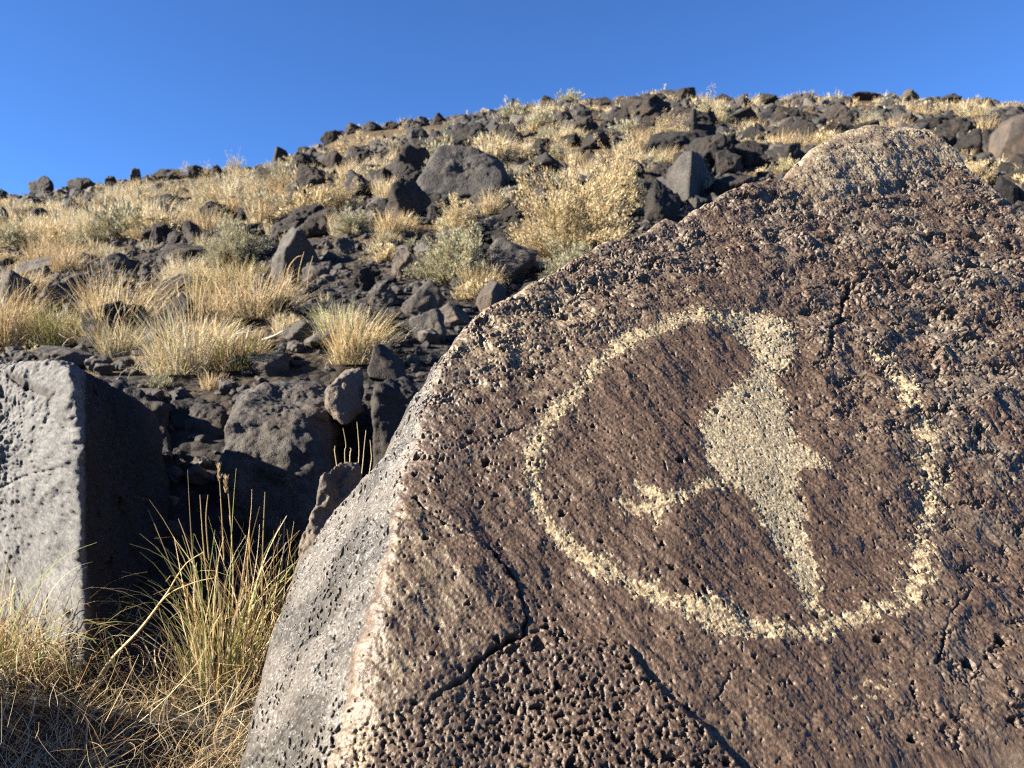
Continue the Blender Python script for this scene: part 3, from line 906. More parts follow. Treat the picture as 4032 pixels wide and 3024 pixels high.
def big_leaning():
    g = hit(462, 199); Y = g[1]
    P = lambda x, y, dy: W(x, y, Y + dy)
    pts = [P(417, 182, 0.1), P(426, 166, 0.2), P(436, 150, 0.35), P(447, 145, 0.5), P(462, 148, 0.5), P(484, 152, 0.5), P(506, 175, 0.2), P(503, 186, 0.1), P(494, 198, 0.0), P(455, 197, -0.05), P(432, 198, 0.0), P(418, 190, 0.0),
           P(500, 160, 1.1), P(512, 185, 1.0), P(440, 152, 1.2), P(425, 190, 1.2), P(505, 205, 1.0)]
    hero_hull('basalt_boulder', pts, 6, 0.10, 31, GY, 'largest pale grey boulder leaning on the slope with a black shadow on its right', 'boulder', 24, 1.6)
    occupied.append((xc_to_x(462, Y), Y + 0.5, 0.9))
    hero_boxes.append((417, 145, 510, 200, Y))


big_leaning()


def split_pyramid():
    g = hit(688, 200); Y = g[1]
    P = lambda x, y, dy: W(x, y, Y + dy)
    pts = [P(692, 152, 0.0), P(684, 153, 0.2), P(668, 170, 0.45), P(666, 194, 0.4), P(687, 202, -0.35), P(691, 201, -0.3), P(713, 180, 1.3), P(702, 156, 1.3), P(680, 160, 1.4), P(712, 200, 1.1), P(668, 204, 0.6)]
    hero_hull('basalt_boulder', pts, 6, 0.04, 32, GY, 'angular boulder with one sunlit grey face and one black face right of the pale shrub', 'boulder', 40, 2)
    occupied.append((xc_to_x(688, Y), Y + 0.4, 0.4))
    hero_boxes.append((666, 152, 714, 200, Y))


split_pyramid()

HEROES = [
    (373, 173, 430, 222, 41, B, 'dark hunched boulder in shadow just left of the largest grey boulder', 0.09),
    (340, 165, 378, 200, 42, B, 'grey cracked rock left of the dark hunched boulder', 0.08),
    (258, 224, 316, 278, 43, FN, 'big rounded black boulder beside the grey-green bush on the left slope', 0.06),
    (292, 213, 336, 238, 44, B, 'low grey rock behind the big rounded black boulder', 0.08),
    (142, 240, 205, 262, 45, B, 'flat broad grey rock under the row of three pointed stones', 0.06),
    (148, 226, 163, 244, 46, B, 'small pointed stone, leftmost of the three standing in a row', 0.08),
    (162, 226, 180, 244, 47, B, 'middle pointed stone of the three standing in a row', 0.08),
    (180, 219, 201, 244, 48, B, 'tallest leaning stone, right end of the three in a row', 0.06),
    (10, 270, 92, 312, 49, GY, 'broad rough grey boulder at the left behind the blond bunchgrass', 0.13),
    (100, 252, 132, 272, 50, FN, 'black rounded stone above the broad rough grey boulder', 0.07),
    (150, 271, 196, 302, 51, B, 'grey split rock with a dark right side behind the tall grass stalks', 0.06),
    (-14, 268, 30, 312, 52, FN, 'black shaded boulder cut by the left edge of the picture', 0.06),
    (-12, 205, 9, 228, 53, FN, 'black rock at the left edge on the grassy slope', 0.05),
    (114, 198, 131, 211, 54, FN, 'lone small black rock in the blond grass under the left skyline', 0.08),
    (0, 253, 60, 276, 55, FN, 'low dark outcrop in the grass at the far left', 0.1),
    (334, 236, 356, 256, 56, GY, 'small sunlit rock right of the big rounded black boulder', 0.08),
    (388, 245, 416, 278, 57, BR, 'brown weathered rock left of the grey-green shrub', 0.08),
    (484, 236, 540, 283, 58, FN, 'dark brown boulder in shade right of the grey-green shrub', 0.08),
    (474, 278, 506, 312, 59, BR, 'brown upright rock behind the ridge of the carved boulder', 0.05),
    (364, 276, 396, 306, 60, GY, 'grey crumbled rock left of the columnar dark rocks', 0.1),
    (398, 278, 446, 318, 61, FN, 'columnar dark rock with a black right side above the carved boulder', 0.09),
    (430, 302, 476, 328, 62, BR, 'reddish dark rock touching the ridge of the carved boulder', 0.06),
    (408, 308, 448, 345, 63, FN, 'knobbly dark rock beside the upper left ridge of the carved boulder', 0.1),
    (632, 176, 684, 224, 64, B, 'brown-black boulder below the angular two-toned boulder', 0.08),
    (708, 146, 744, 180, 65, B, 'broad dark rock right of the angular two-toned boulder', 0.07),
    (704, 170, 760, 200, 66, B, 'low dark rock just above the ridge of the carved boulder', 0.07),
    (770, 138, 802, 166, 67, B, 'dark rounded rock left of the pale knob of the carved boulder', 0.07),
    (722, 108, 768, 126, 68, B, 'long flat dark slab on the upper slope', 0.06),
    (744, 124, 772, 140, 69, B, 'grey flat rock under the long flat dark slab', 0.06),
    (996, 108, 1044, 163, 70, BR, 'smooth brown boulder cut by the right edge of the picture', 0.03),
    (994, 166, 1030, 206, 71, B, 'dark rock at the right edge beside the shoulder of the carved boulder', 0.06),
    (955, 126, 990, 156, 72, B, 'dark jagged rock left of the smooth brown boulder', 0.1),
    (534, 150, 572, 174, 73, B, 'dark wedge-shaped rocks right of the largest grey boulder', 0.07),
    (500, 180, 535, 200, 74, FN, 'black rock in the shadow of the largest grey boulder', 0.07),
    (280, 320, 322, 345, 75, FN, 'low dark stone in the gravel behind the rounded dark rock', 0.08),
    (340, 300, 372, 326, 76, B, 'grey rough stone left of the small blond clump', 0.1),
    (238, 352, 285, 378, 77, FN, 'dark shaded stone under the bleached curled grass', 0.07),
    (300, 258, 336, 282, 78, FN, 'shadowed stone at the foot of the big rounded black boulder', 0.08),
    (18, 338, 90, 372, 79, FN, 'dark rock just behind the top of the pale squared block', 0.07),
    (425, 205, 440, 222, 80, B, 'small grey stone below the dark hunched boulder', 0.08),
    (100, 236, 128, 246, 83, FN, 'low black stone left of the three pointed stones', 0.09),
    (590, 225, 632, 250, 84, FN, 'dark rock in shade under the big pale shrub', 0.08),
    (320, 150, 345, 168, 85, B, 'grey stone above the cracked grey rock on the left slope', 0.08),
    (575, 130, 612, 150, 86, B, 'dark broken rock above the big pale shrub', 0.09),
    (500, 128, 530, 146, 87, B, 'dark rock just above the largest grey boulder', 0.09),
    (820, 118, 850, 136, 88, B, 'dark rock above the pale knob of the carved boulder', 0.09),
    (400, 132, 432, 152, 89, B, 'dark angular rock left above the largest grey boulder', 0.09),
]
for (x0, y0, x1, y1, sd_, mt_, lb_, rg_) in HEROES:
    place_rock(x0, y0, x1, y1, sd_, mt_, lb_, rg_)
SKY_ROCKS = [
    (26, 174, 54, 194, 101, 'black pyramid-shaped rock standing alone on the left skyline'),
    (63, 176, 96, 190, 102, 'low flat dark outcrop right of the black pyramid on the skyline'),
    (102, 175, 116, 190, 103, 'small grey upright stone on the left skyline'),
    (127, 167, 140, 182, 104, 'reddish pointed stone on the left skyline'),
    (152, 168, 190, 182, 105, 'long dark block on the skyline below the little bushes'),
    (186, 164, 206, 182, 106, 'grey faced dark block between two little skyline bushes'),
    (208, 161, 224, 178, 107, 'dark block beneath the roundest little skyline bush'),
    (-8, 188, 8, 202, 108, 'dark rock at the left end of the skyline'),
    (362, 118, 383, 142, 109, 'tall rounded dark rock on the skyline left of centre'),
    (342, 121, 361, 146, 110, 'knobby dark rock left of the tall rounded skyline rock'),
    (318, 129, 340, 150, 111, 'dark rock on the skyline where the ridge steepens'),
    (270, 146, 290, 165, 112, 'rounded dark rock right of the little skyline bushes'),
    (384, 120, 404, 138, 113, 'low dark rock right of the tall rounded skyline rock'),
    (429, 110, 446, 134, 114, 'columnar light grey rock on the skyline above the largest grey boulder'),
    (507, 94, 521, 110, 115, 'square dark rock on the skyline above the big pale shrub'),
    (538, 94, 556, 112, 116, 'blocky dark rock on the skyline right of the square dark one'),
    (592, 94, 614, 112, 117, 'broad dark rock on the skyline near the middle'),
    (666, 83, 706, 103, 118, 'jagged black outcrop, the highest on the skyline'),
    (710, 86, 738, 104, 119, 'broad dark rock right of the jagged black outcrop'),
    (752, 91, 780, 106, 120, 'low dark rock on the skyline above the flat slab'),
    (848, 89, 884, 108, 121, 'dark double rock on the skyline above the pale knob'),
    (896, 85, 926, 104, 122, 'rounded grey-brown rock on the right skyline'),
    (938, 88, 966, 106, 123, 'dark smooth rock on the right skyline beside blond grass'),
    (980, 95, 1004, 108, 124, 'small dark rock near the right end of the skyline'),
]
for (x0, y0, x1, y1, sd_, lb_) in SKY_ROCKS:
    place_rock(x0, y0, x1, y1, sd_, BR if 'reddish' in lb_ or 'brown' in lb_ else B, lb_, 0.09, 0.3, 0.8, sky=True)

# ------------------------------------------------------------------ rocks strewn over the slope
TPL = [rock_shape(200 + k, 5, 0.11 + 0.04 * (k % 3), 16 + 4 * (k % 4), 8 + k % 6) for k in range(14)]
TPL_LO = [rock_shape(200 + k, 3, 0.08 + 0.03 * (k % 3), 16 + 4 * (k % 4), 8 + k % 6) for k in range(14)]
BOULDER_PX = [(440, 340)] + OUTLINE_F[:28] + [(1040, 900), (240, 900)] + OUTLINE_G


def scatter_positions(n, seed, ymin, ymax, amin=-0.76, amax=0.76):
    R = rs(seed)
    Y = np.sqrt(R.uniform(ymin ** 2, ymax ** 2, n))
    a = R.uniform(amin, amax, n)
    X = a * Y
    return X, Y, terr(X, Y), R


def screen(X, Y, Z):
    return 512 + F_PX * X / Y, 384 - F_PX * (Z - CAM_Z) / Y


def rot_z_tilt(R):
    e = (R.uniform(-0.5, 0.5), R.uniform(-0.5, 0.5), R.uniform(0, 6.28))
    from mathutils import Euler
    return e, np.array(Euler(e).to_matrix())


def zone(px, Y, kinds):
    far = 'near the skyline' if Y > 25 else ('on the upper slope' if Y > 13 else 'on the lower slope')
    side = 'left' if px < 330 else ('middle' if px < 640 else 'right')
    return '%s, %s part of the hillside' % (far, side)


def blocks_hero(px, py, Y, wpx, hpx, k=0.2):
    bad = np.zeros(px.shape, bool)
    for x0, y0, x1, y1, hy in hero_boxes:
        dx = (x1 - x0) * k; dy = (y1 - y0) * k
        bad |= (Y < hy + 0.3) & (px + wpx > x0 + dx) & (px - wpx < x1 - dx) & (py > y0 + dy) & (py - hpx < y1 - dy)
    return bad


def strew_rocks():
    X, Y, Z, R = scatter_positions(11500, 77, 4.4, 41)
    px, py = screen(X, Y, Z)
    size = np.clip(0.15 * np.exp(R.normal(0, 0.55, len(X))), 0.05, 0.6)
    grassy = sstep(420, 250, px) * sstep(28, 20, Y)          # fewer rocks on the grassy left slope
    clump = perlin2(X / 2.2, Y / 2.2, 91)
    keep = (R.rand(len(X)) < (0.92 - 0.72 * grassy)) & (clump > -0.5)
    size = size * (1 + 0.55 * sstep(11, 20, Y))
    keep &= R.rand(len(X)) < 1 - 0.35 * sstep(11, 20, Y)
    size = np.where(Y > 22, np.minimum(size, 0.36), size)
    keep &= ~inside(px, py - 6, BOULDER_PX)
    keep &= (px > -60) & (px < 1085)
    oc = np.array(occupied)
    for ox, oy, orr in oc:
        keep &= np.hypot(X - ox, Y - oy) > orr * 0.9
    keep &= ~blocks_hero(px, py, Y, size / Y * F_PX, size / Y * F_PX * 1.1)
    idx = np.where(keep)[0]
    ang = size[idx] / Y[idx]
    order = idx[np.argsort(-ang)]
    protos = []
    big, rest = order[:230], order[230:]
    for q, j in enumerate(big):
        k = R.randint(len(TPL))
        s = size[j]
        e, Rm = rot_z_tilt(R)
        sc = np.array([s, s * R.uniform(0.75, 1.1), s * R.uniform(0.6, 0.95)])
        key = k
        o = None
        for kk, po in protos:
            if kk == key:
                o = po.copy(); COL.objects.link(o)
        if o is None:
            o = mesh_obj('basalt_rock', TPL[k][0], TPL[k][1], M_BAS)
            protos.append((key, o))
        o.location = (X[j], Y[j], Z[j] + sc[2] * 0.35)
        o.rotation_euler = e
        o.scale = sc
        zn = zone(px[j], Y[j], None)
        tag(o, 'dark basalt rock among many alike ' + zn, 'rock', 'dark rocks strewn ' + zn)
        occupied.append((X[j], Y[j], s * 0.7))
    vs_, fs_, off = [], [], 0
    for j in rest:
        k = R.randint(len(TPL_LO))
        s = size[j]
        e, Rm = rot_z_tilt(R)
        v, f = TPL_LO[k]
        vv = (v * np.array([s, s * R.uniform(0.75, 1.1), s * R.uniform(0.6, 0.95)])) @ Rm.T + np.array([X[j], Y[j], Z[j] + s * 0.25])
        vs_.append(vv); fs_.append(f + off); off += len(v)
    o = mesh_obj('strewn_stones', np.vstack(vs_), np.vstack(fs_), M_STREW, smooth=False)
    tag(o, 'countless smaller dark basalt stones covering the whole hillside', 'stones', None, 'stuff')
    # gravel between the near rocks
    X, Y, Z, R = scatter_positions(7000, 79, 2.5, 13)
    px, py = screen(X, Y, Z)
    vs_, fs_, off = [], [], 0
    for j in range(len(X)):
        k = R.randint(len(TPL_LO)); s = min(0.035 * math.exp(R.normal(0, 0.5)), 0.11)
        e, Rm = rot_z_tilt(R)
        v, f = TPL_LO[k]
        vs_.append((v * np.array([s, s * R.uniform(0.7, 1.1), s * R.uniform(0.5, 0.9)])) @ Rm.T + np.array([X[j], Y[j], Z[j] + s * 0.3])); fs_.append(f + off); off += len(v)
    o = mesh_obj('loose_cobbles', np.vstack(vs_), np.vstack(fs_), M_STREW, smooth=False)
    tag(o, 'loose fist sized dark cobbles on the nearer ground', 'cobbles', None, 'stuff')
    X, Y, Z, R = scatter_positions(9000, 78, 2.4, 13)
    v0, f0 = ico(1)
    v1, f1 = ico(2)
    vs_, fs_, off = [], [], 0
    for j in range(len(X)):
        s = min(0.014 * math.exp(R.normal(0, 0.6)), 0.06)
        v = v1 * (1 + 0.25 * R.normal(size=(len(v1), 1))) * np.array([s, s * R.uniform(0.6, 1), s * R.uniform(0.5, 0.9)])
        vs_.append(v + np.array([X[j], Y[j], Z[j] + s * 0.3])); fs_.append(f1 + off); off += len(v1)
    o = mesh_obj('gravel', np.vstack(vs_), np.vstack(fs_), M_STREW, smooth=False)
    tag(o, 'loose dark gravel lying between the nearer rocks', 'gravel', None, 'stuff')


def strew_material():
    k = NT('strewn_basalt')
    g = k.n('ShaderNodeNewGeometry')
    tc = k.n('ShaderNodeTexCoord')
    n1 = k.n('ShaderNodeTexNoise', Scale=7.0, Detail=6.0, Roughness=0.65); k.l(tc.outputs['Object'], n1.inputs['Vector'])
    c = k.ramp(g.outputs['Random Per Island'], [(0.0, (0.018, 0.016, 0.016)), (0.5, (0.042, 0.037, 0.035)), (0.8, (0.06, 0.045, 0.036)), (1.0, (0.11, 0.092, 0.08))])
    m = k.ramp(n1.outputs[0], [(0.3, 0.28), (0.7, 0.85)])
    c = k.mix(1.0, c, m, 'MULTIPLY')
    k.l(c, k.b.inputs['Base Color']); k.b.inputs['Roughness'].default_value = 0.85
    bp = k.n('ShaderNodeBump', Strength=0.6, Distance=0.03); k.l(n1.outputs[0], bp.inputs['Height']); k.l(bp.outputs[0], k.b.inputs['Normal'])
    return k.m


M_STREW = strew_material()
strew_rocks()

# ------------------------------------------------------------------ grass and shrubs
STRAW = np.array([[0.54, 0.40, 0.21], [0.62, 0.49, 0.28], [0.46, 0.31, 0.14], [0.68, 0.56, 0.36]])
GREENY = np.array([[0.36, 0.35, 0.11], [0.44, 0.39, 0.15], [0.24, 0.28, 0.08]])
RUST = np.array([[0.34, 0.20, 0.085], [0.42, 0.27, 0.12]])
BLEACH = np.array([[0.62, 0.56, 0.42], [0.55, 0.47, 0.33]])
SAGE = np.array([[0.38, 0.355, 0.23], [0.32, 0.31, 0.20], [0.45, 0.40, 0.26]])


def blades(R, n, height, base_r, lean=(0.05, 0.6), curl=(0.2, 1.2), width=0.0025, seg=6, wind=(0.0, 0.0), palettes=((STRAW, 1.0),), twist=0.6, hvar=0.35, flop=0.0):
    """n ribbon blades; returns verts, quads, colours"""
    t = np.linspace(0, 1, seg + 1)
    br = base_r * np.sqrt(R.rand(n)); ba = R.uniform(0, 2 * np.pi, n)
    bx, by = br * np.cos(ba), br * np.sin(ba)
    phi = ba + R.normal(0, 0.7, n)
    th0 = R.uniform(lean[0], lean[1], n) * (0.4 + 0.6 * br / max(base_r, 1e-6))
    cu = R.uniform(curl[0], curl[1], n)
    if flop:
        m = R.rand(n) < flop
        cu = np.where(m, cu * 2.2 + 0.8, cu)
    L = height * np.clip(1 + hvar * R.normal(size=n), 0.3, 1.35)
    tw = R.normal(0, twist, n)
    th = th0[:, None] + cu[:, None] * t[None] ** 1.5
    kt = R.uniform(0.3, 0.9, n); ka = R.normal(0, 0.75, n) * (R.rand(n) < 0.35)
    th = th + ka[:, None] * (t[None] > kt[:, None])
    ph = phi[:, None] + tw[:, None] * t[None]
    dx = np.sin(th) * np.cos(ph) + wind[0] * t[None]; dy = np.sin(th) * np.sin(ph) + wind[1] * t[None]; dz = np.cos(th)
    ln = np.sqrt(dx * dx + dy * dy + dz * dz)
    step = (L / seg)[:, None] / ln
    def cum(d, b):
        s = np.cumsum(d[:, :-1] * step[:, :-1], 1)
        return np.concatenate([np.zeros((n, 1)), s], 1) + b[:, None]
    x, y, z = cum(dx, bx), cum(dy, by), cum(dz, np.zeros(n))
    side = R.uniform(0, 2 * np.pi, n)
    sx, sy = np.cos(side)[:, None], np.sin(side)[:, None]
    wv = (width * R.uniform(0.6, 1.3, n))[:, None] * (1 - 0.75 * t[None] ** 2) * 0.5
    A = np.stack([x - sx * wv, y - sy * wv, z - 0.1 * wv], -1); Bq = np.stack([x + sx * wv, y + sy * wv, z + 0.1 * wv], -1)
    v = np.stack([A, Bq], 2).reshape(-1, 3)
    i = (np.arange(n)[:, None] * (seg + 1) + np.arange(seg)[None]).ravel() * 2
    f = np.stack([i, i + 1, i + 3, i + 2], 1)
    pw = np.array([p[1] for p in palettes]); pw = pw / pw.sum()
    ch = R.choice(len(palettes), n, p=pw)
    cb = np.stack([palettes[c][0][R.randint(len(palettes[c][0]))] for c in ch]) * R.uniform(0.75, 1.2, n)[:, None]
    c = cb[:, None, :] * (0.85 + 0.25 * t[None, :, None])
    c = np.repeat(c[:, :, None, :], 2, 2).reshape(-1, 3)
    return v, f, c * 1.45


def join(parts):
    vs_, fs_, cs_, off = [], [], [], 0
    for v, f, c in parts:
        vs_.append(v); fs_.append(f + off); cs_.append(c); off += len(v)
    return np.vstack(vs_), np.vstack(fs_), np.vstack(cs_)


def polyline_blades(R, paths, width, col):
    """hand-laid stalks: each path a list of world points"""
    out = []
    for pth in paths:
        p = np.array(pth, float)
        s = np.linspace(0, len(p) - 1, 4 * (len(p) - 1) + 1)
        # smooth through the points
        k = np.clip(s.astype(int), 0, len(p) - 2); u = (s - k)[:, None]
        p0 = p[np.clip(k - 1, 0, None)]; p1 = p[k]; p2 = p[k + 1]; p3 = p[np.clip(k + 2, None, len(p) - 1)]
        q = 0.5 * ((2 * p1) + (-p0 + p2) * u + (2 * p0 - 5 * p1 + 4 * p2 - p3) * u * u + (-p0 + 3 * p1 - 3 * p2 + p3) * u ** 3)
        n = len(q)
        tan = np.gradient(q, axis=0); tan /= np.linalg.norm(tan, axis=1)[:, None] + 1e-9
        e1 = np.cross(tan, [0.3, 1, 0.2]); e1 /= np.linalg.norm(e1, axis=1)[:, None] + 1e-9
        e2 = np.cross(tan, e1)
        w = width * np.linspace(1, 0.45, n)[:, None]
        rings = [q + w * (math.cos(a) * e1 + math.sin(a) * e2) for a in (0, 2.09, 4.19)]
        v = np.stack(rings, 1).reshape(-1, 3)
        i = np.arange(n - 1)[:, None] * 3
        f = np.vstack([np.hstack([i + a, i + (a + 1) % 3, i + 3 + (a + 1) % 3, i + 3 + a]) for a in range(3)])
        out.append((v, f, np.tile(np.array(col) * R.uniform(0.8, 1.15), (len(v), 1))))
    v, f, c = join(out)
    return v, f, c * 1.35


def shrub_mesh(R, rad, hgt, n_st, per, leaf, pal, stempal, flat=0.0):
    """stems radiating from the root and thin leaf slivers spread along them"""
    ph = R.uniform(0, 2 * np.pi, n_st); cz = R.uniform(0.12, 1.0, n_st)
    th = np.arccos(np.clip(cz, 0, 1)) * (1 - flat * 0.3)
    lobes = 1 + 0.22 * np.sin(3 * ph + R.uniform(0, 6)) + 0.16 * np.sin(5 * ph + 4 * th + R.uniform(0, 6))
    L = lobes * R.uniform(0.72, 1.08, n_st)
    dirs = np.stack([np.sin(th) * np.cos(ph) * rad, np.sin(th) * np.sin(ph) * rad, np.cos(th) * hgt], 1) * L[:, None]
    t = np.linspace(0, 1, 5)
    bend = R.normal(0, 0.08, (n_st, 3)) * rad
    pts = dirs[:, None, :] * t[None, :, None] + bend[:, None, :] * (t * (1 - t) * 4)[None, :, None]
    pts[:, :, 2] += (0.12 * hgt * np.sin(np.pi * t))[None]
    w = 0.009 * (1 - 0.7 * t)[None, :, None] * rad / 0.4
    sd_ = R.normal(size=(n_st, 1, 3)); sd_ /= np.linalg.norm(sd_, axis=2, keepdims=True)
    v = np.stack([pts - sd_ * w, pts + sd_ * w], 2).reshape(-1, 3)
    i = (np.arange(n_st)[:, None] * 5 + np.arange(4)[None]).ravel() * 2
    stems = (v, np.stack([i, i + 1, i + 3, i + 2], 1), np.repeat(stempal[R.randint(len(stempal), size=n_st)] * R.uniform(0.7, 1.1, (n_st, 1)), 10, 0))
    m = n_st * per
    k = np.repeat(np.arange(n_st), per)
    tt = 1 - 0.62 * R.rand(m) ** 1.6
    base = dirs[k] * tt[:, None] + bend[k] * (tt * (1 - tt) * 4)[:, None] + R.normal(0, 0.045, (m, 3)) * rad
    base[:, 2] += 0.12 * hgt * np.sin(np.pi * tt)
    base[:, 2] = np.maximum(base[:, 2], 0.01)
    dl = dirs[k] / np.linalg.norm(dirs[k], axis=1)[:, None] + R.normal(0, 0.55, (m, 3)); dl[:, 2] += 0.45
    dl /= np.linalg.norm(dl, axis=1)[:, None]
    s2 = np.cross(dl, R.normal(size=(m, 3))); s2 /= np.linalg.norm(s2, axis=1)[:, None]
    ll = leaf * R.uniform(0.5, 1.4, m)[:, None]
    ww = ll * 0.11
    v = np.stack([base - s2 * ww * 0.5, base + dl * ll * 0.5 - s2 * ww, base + dl * ll, base + dl * ll * 0.5 + s2 * ww], 1).reshape(-1, 3)
    f = np.arange(m * 4).reshape(-1, 4)
    c = np.repeat(pal[R.randint(len(pal), size=m)] * R.uniform(0.75, 1.2, (m, 1)), 4, 0) * 1.3
    return stems, (v, f, c)


def make_shrub(loc, seed, rad, hgt, n_st, per, leaf, pal, label, cat='shrub', name='shrub', flat=0.0):
    R = rs(seed)
    st_, fo = shrub_mesh(R, rad, hgt, n_st, int(per * 2.0), leaf * 0.62, pal, RUST)
    root = empty(name, loc)
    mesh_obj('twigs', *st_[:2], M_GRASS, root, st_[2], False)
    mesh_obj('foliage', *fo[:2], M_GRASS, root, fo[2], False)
    tag(root, label, cat)
    occupied.append((loc[0], loc[1], rad * 0.8))
    return root


CHAM = np.array([[0.64, 0.50, 0.27], [0.70, 0.58, 0.36], [0.57, 0.42, 0.21], [0.54, 0.44, 0.26]])
TAN = np.array([[0.40, 0.29, 0.16], [0.48, 0.35, 0.2], [0.34, 0.24, 0.13]])
PALEY = np.array([[0.60, 0.53, 0.30], [0.66, 0.58, 0.36], [0.52, 0.46, 0.25]])


def shrub_px(x0, y0, x1, y1, seed, pal, label, n_st=130, per=30, sky=False, leaf=0.05):
    xc = 0.5 * (x0 + x1)
    g = crest(xc) if sky else hit(xc, y1)
    if g is None:
        g = crest(xc)
    Y = g[1]
    w = (x1 - x0) / F_PX * Y / 2; hgt = (y1 - y0) / F_PX * Y
    if sky:
        hgt = max(0.25, (384 - y0) / F_PX * Y + CAM_Z - g[2])
    hero_boxes.append((x0, y0, x1, y1, Y))
    return make_shrub((xc_to_x(xc, Y), Y + w * 0.35, g[2] - 0.03), seed, w, hgt, n_st, per, leaf * (0.6 + 0.5 * w), pal, label)


shrub_px(512, 172, 632, 262, 301, CHAM, 'biggest pale yellow feathery shrub right of the largest grey boulder', 330, 60)
shrub_px(588, 142, 652, 215, 302, CHAM, 'tall pale shrub growing up behind the biggest feathery shrub', 220, 50)
shrub_px(418, 226, 492, 286, 303, np.vstack([SAGE, PALEY[:1]]), 'rounded grey-green shrub in front of the dark brown boulder', 260, 50)
shrub_px(432, 198, 484, 236, 304, CHAM, 'yellow bush on the slope directly above the grey-green shrub', 160, 40)
shrub_px(196, 218, 268, 268, 305, SAGE, 'sage grey-green bush left of the big rounded black boulder', 240, 45)
shrub_px(690, 94, 736, 130, 306, PALEY, 'bright cream bush below the jagged black outcrop', 150, 36)
shrub_px(644, 114, 694, 152, 307, CHAM, 'leafy pale yellow bush above the angular two-toned boulder', 150, 36)
shrub_px(714, 130, 738, 146, 308, PALEY, 'small round cream bush among flat dark slabs', 90, 30)
shrub_px(850, 112, 884, 136, 309, PALEY, 'cream grass bush right behind the pale knob', 110, 30)
shrub_px(775, 156, 802, 172, 310, PALEY, 'low pale bush beside the left foot of the pale knob', 90, 30)
shrub_px(255, 170, 305, 196, 311, TAN, 'brown twiggy bush on the left slope under the skyline rocks', 160, 30)
shrub_px(320, 178, 362, 212, 312, CHAM, 'yellow bush left of the dark hunched boulder', 150, 34)
shrub_px(330, 205, 372, 236, 313, SAGE, 'grey bush below the cracked grey rock', 150, 34)
shrub_px(542, 240, 606, 292, 314, SAGE, 'grey-green brush in front of the biggest feathery shrub', 200, 40)
shrub_px(172, 158, 194, 168, 315, PALEY, 'flat-topped little bush on the skyline, leftmost of three', 70, 24, True)
shrub_px(199, 158, 215, 170, 316, PALEY, 'thin little bush on the skyline between its two neighbours', 60, 24, True)
shrub_px(219, 150, 248, 168, 317, PALEY, 'roundest little bush on the skyline, right of the three', 100, 28, True)
shrub_px(900, 100, 945, 124, 318, CHAM, 'golden bush on the right slope under the rounded skyline rock', 150, 30)
shrub_px(955, 100, 1000, 126, 319, PALEY, 'bleached bush on the right slope left of the smooth brown boulder', 150, 30)
shrub_px(960, 158, 1000, 188, 320, CHAM, 'golden brush between the carved boulder and the right edge rocks', 150, 34)
shrub_px(200, 196, 250, 222, 321, TAN, 'wide tan bush in the middle of the grassy left slope', 160, 30)
shrub_px(60, 196, 100, 214, 322, TAN, 'brown bush below the flat skyline outcrop', 120, 28)
shrub_px(790, 108, 822, 124, 323, TAN, 'tan bush on the upper slope right of the flat dark slab', 100, 28)
shrub_px(740, 136, 765, 148, 324, CHAM, 'little yellow tuft bush right of the small round cream bush', 80, 26)


def clump(loc, seed, spec, name='grass_clump', label=None, cat='grass clump', group=None, part='blades', extra=None, heads=None):
    R = rs(seed)
    root = empty(name, loc)
    v, f, c = join([blades(R, **s) for s in spec])
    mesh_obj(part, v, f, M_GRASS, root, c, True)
    if heads:
        for hd in heads:
            ps = [blades(R, 26, 0.016, 0.0016, lean=(0.1, 0.45), curl=(0.0, 0.4), width=0.0024, seg=2, palettes=((STRAW, 1), (TAN, 1))) for _ in range(3)]
            v, f, c = join([(p_[0] + np.array(hd) - np.array(loc) - np.array([0, 0, 0.014 * q_]), p_[1], p_[2]) for q_, p_ in enumerate(ps)])
            mesh_obj('seed_head', v, f, M_GRASS, root, c, False)
    if extra is not None:
        v, f, c = extra
        mesh_obj('dry_stalks', v - np.array(loc), f, M_GRASS, root, c, True)
    tag(root, label, cat, group)
    return root


# near clump beside the carved boulder
g = hit(222, 690)
L0 = (g[0], g[1], g[2] - 0.01)
pth = [[W(224, 560, g[1]), W(222, 520, g[1]), W(219, 470, g[1] - 0.02)], [W(208, 590, g[1]), W(203, 540, g[1]), W(200, 495, g[1])], [W(262, 600, g[1]), W(263, 540, g[1]), W(265, 492, g[1] + 0.05)],
       [W(233, 560, g[1]), W(229, 500, g[1] + .03), W(226, 482, g[1] + .03)], [W(209, 560, g[1]), W(206, 520, g[1]), W(208, 495, g[1])], [W(246, 600, g[1]), W(249, 540, g[1]), W(250, 520, g[1])]]
clump(L0, 401, [dict(n=190, height=0.34, base_r=0.085, lean=(0.0, 0.38), wind=(0.12, 0), curl=(0.0, 1.7), width=0.0034, twist=1.0, seg=9, palettes=((STRAW, 5), (GREENY, 3), (RUST, 1.2))),
                dict(n=30, height=0.44, base_r=0.06, lean=(0.0, 0.2), curl=(0.1, 1.4), width=0.0030, twist=0.9, seg=10, palettes=((STRAW, 4), (GREENY, 3)), flop=0.3),
                dict(n=150, height=0.22, base_r=0.15, lean=(0.4, 1.4), curl=(0.3, 2.2), width=0.0026, seg=8, palettes=((STRAW, 3), (RUST, 1), (BLEACH, 1)), twist=1.5)],
      label='tall yellow-green grass clump growing against the left side of the carved boulder', extra=polyline_blades(rs(1), pth, 0.0022, (0.48, 0.36, 0.18)), heads=[pth[0][-1], pth[3][-1]])
g = hit(262, 680)
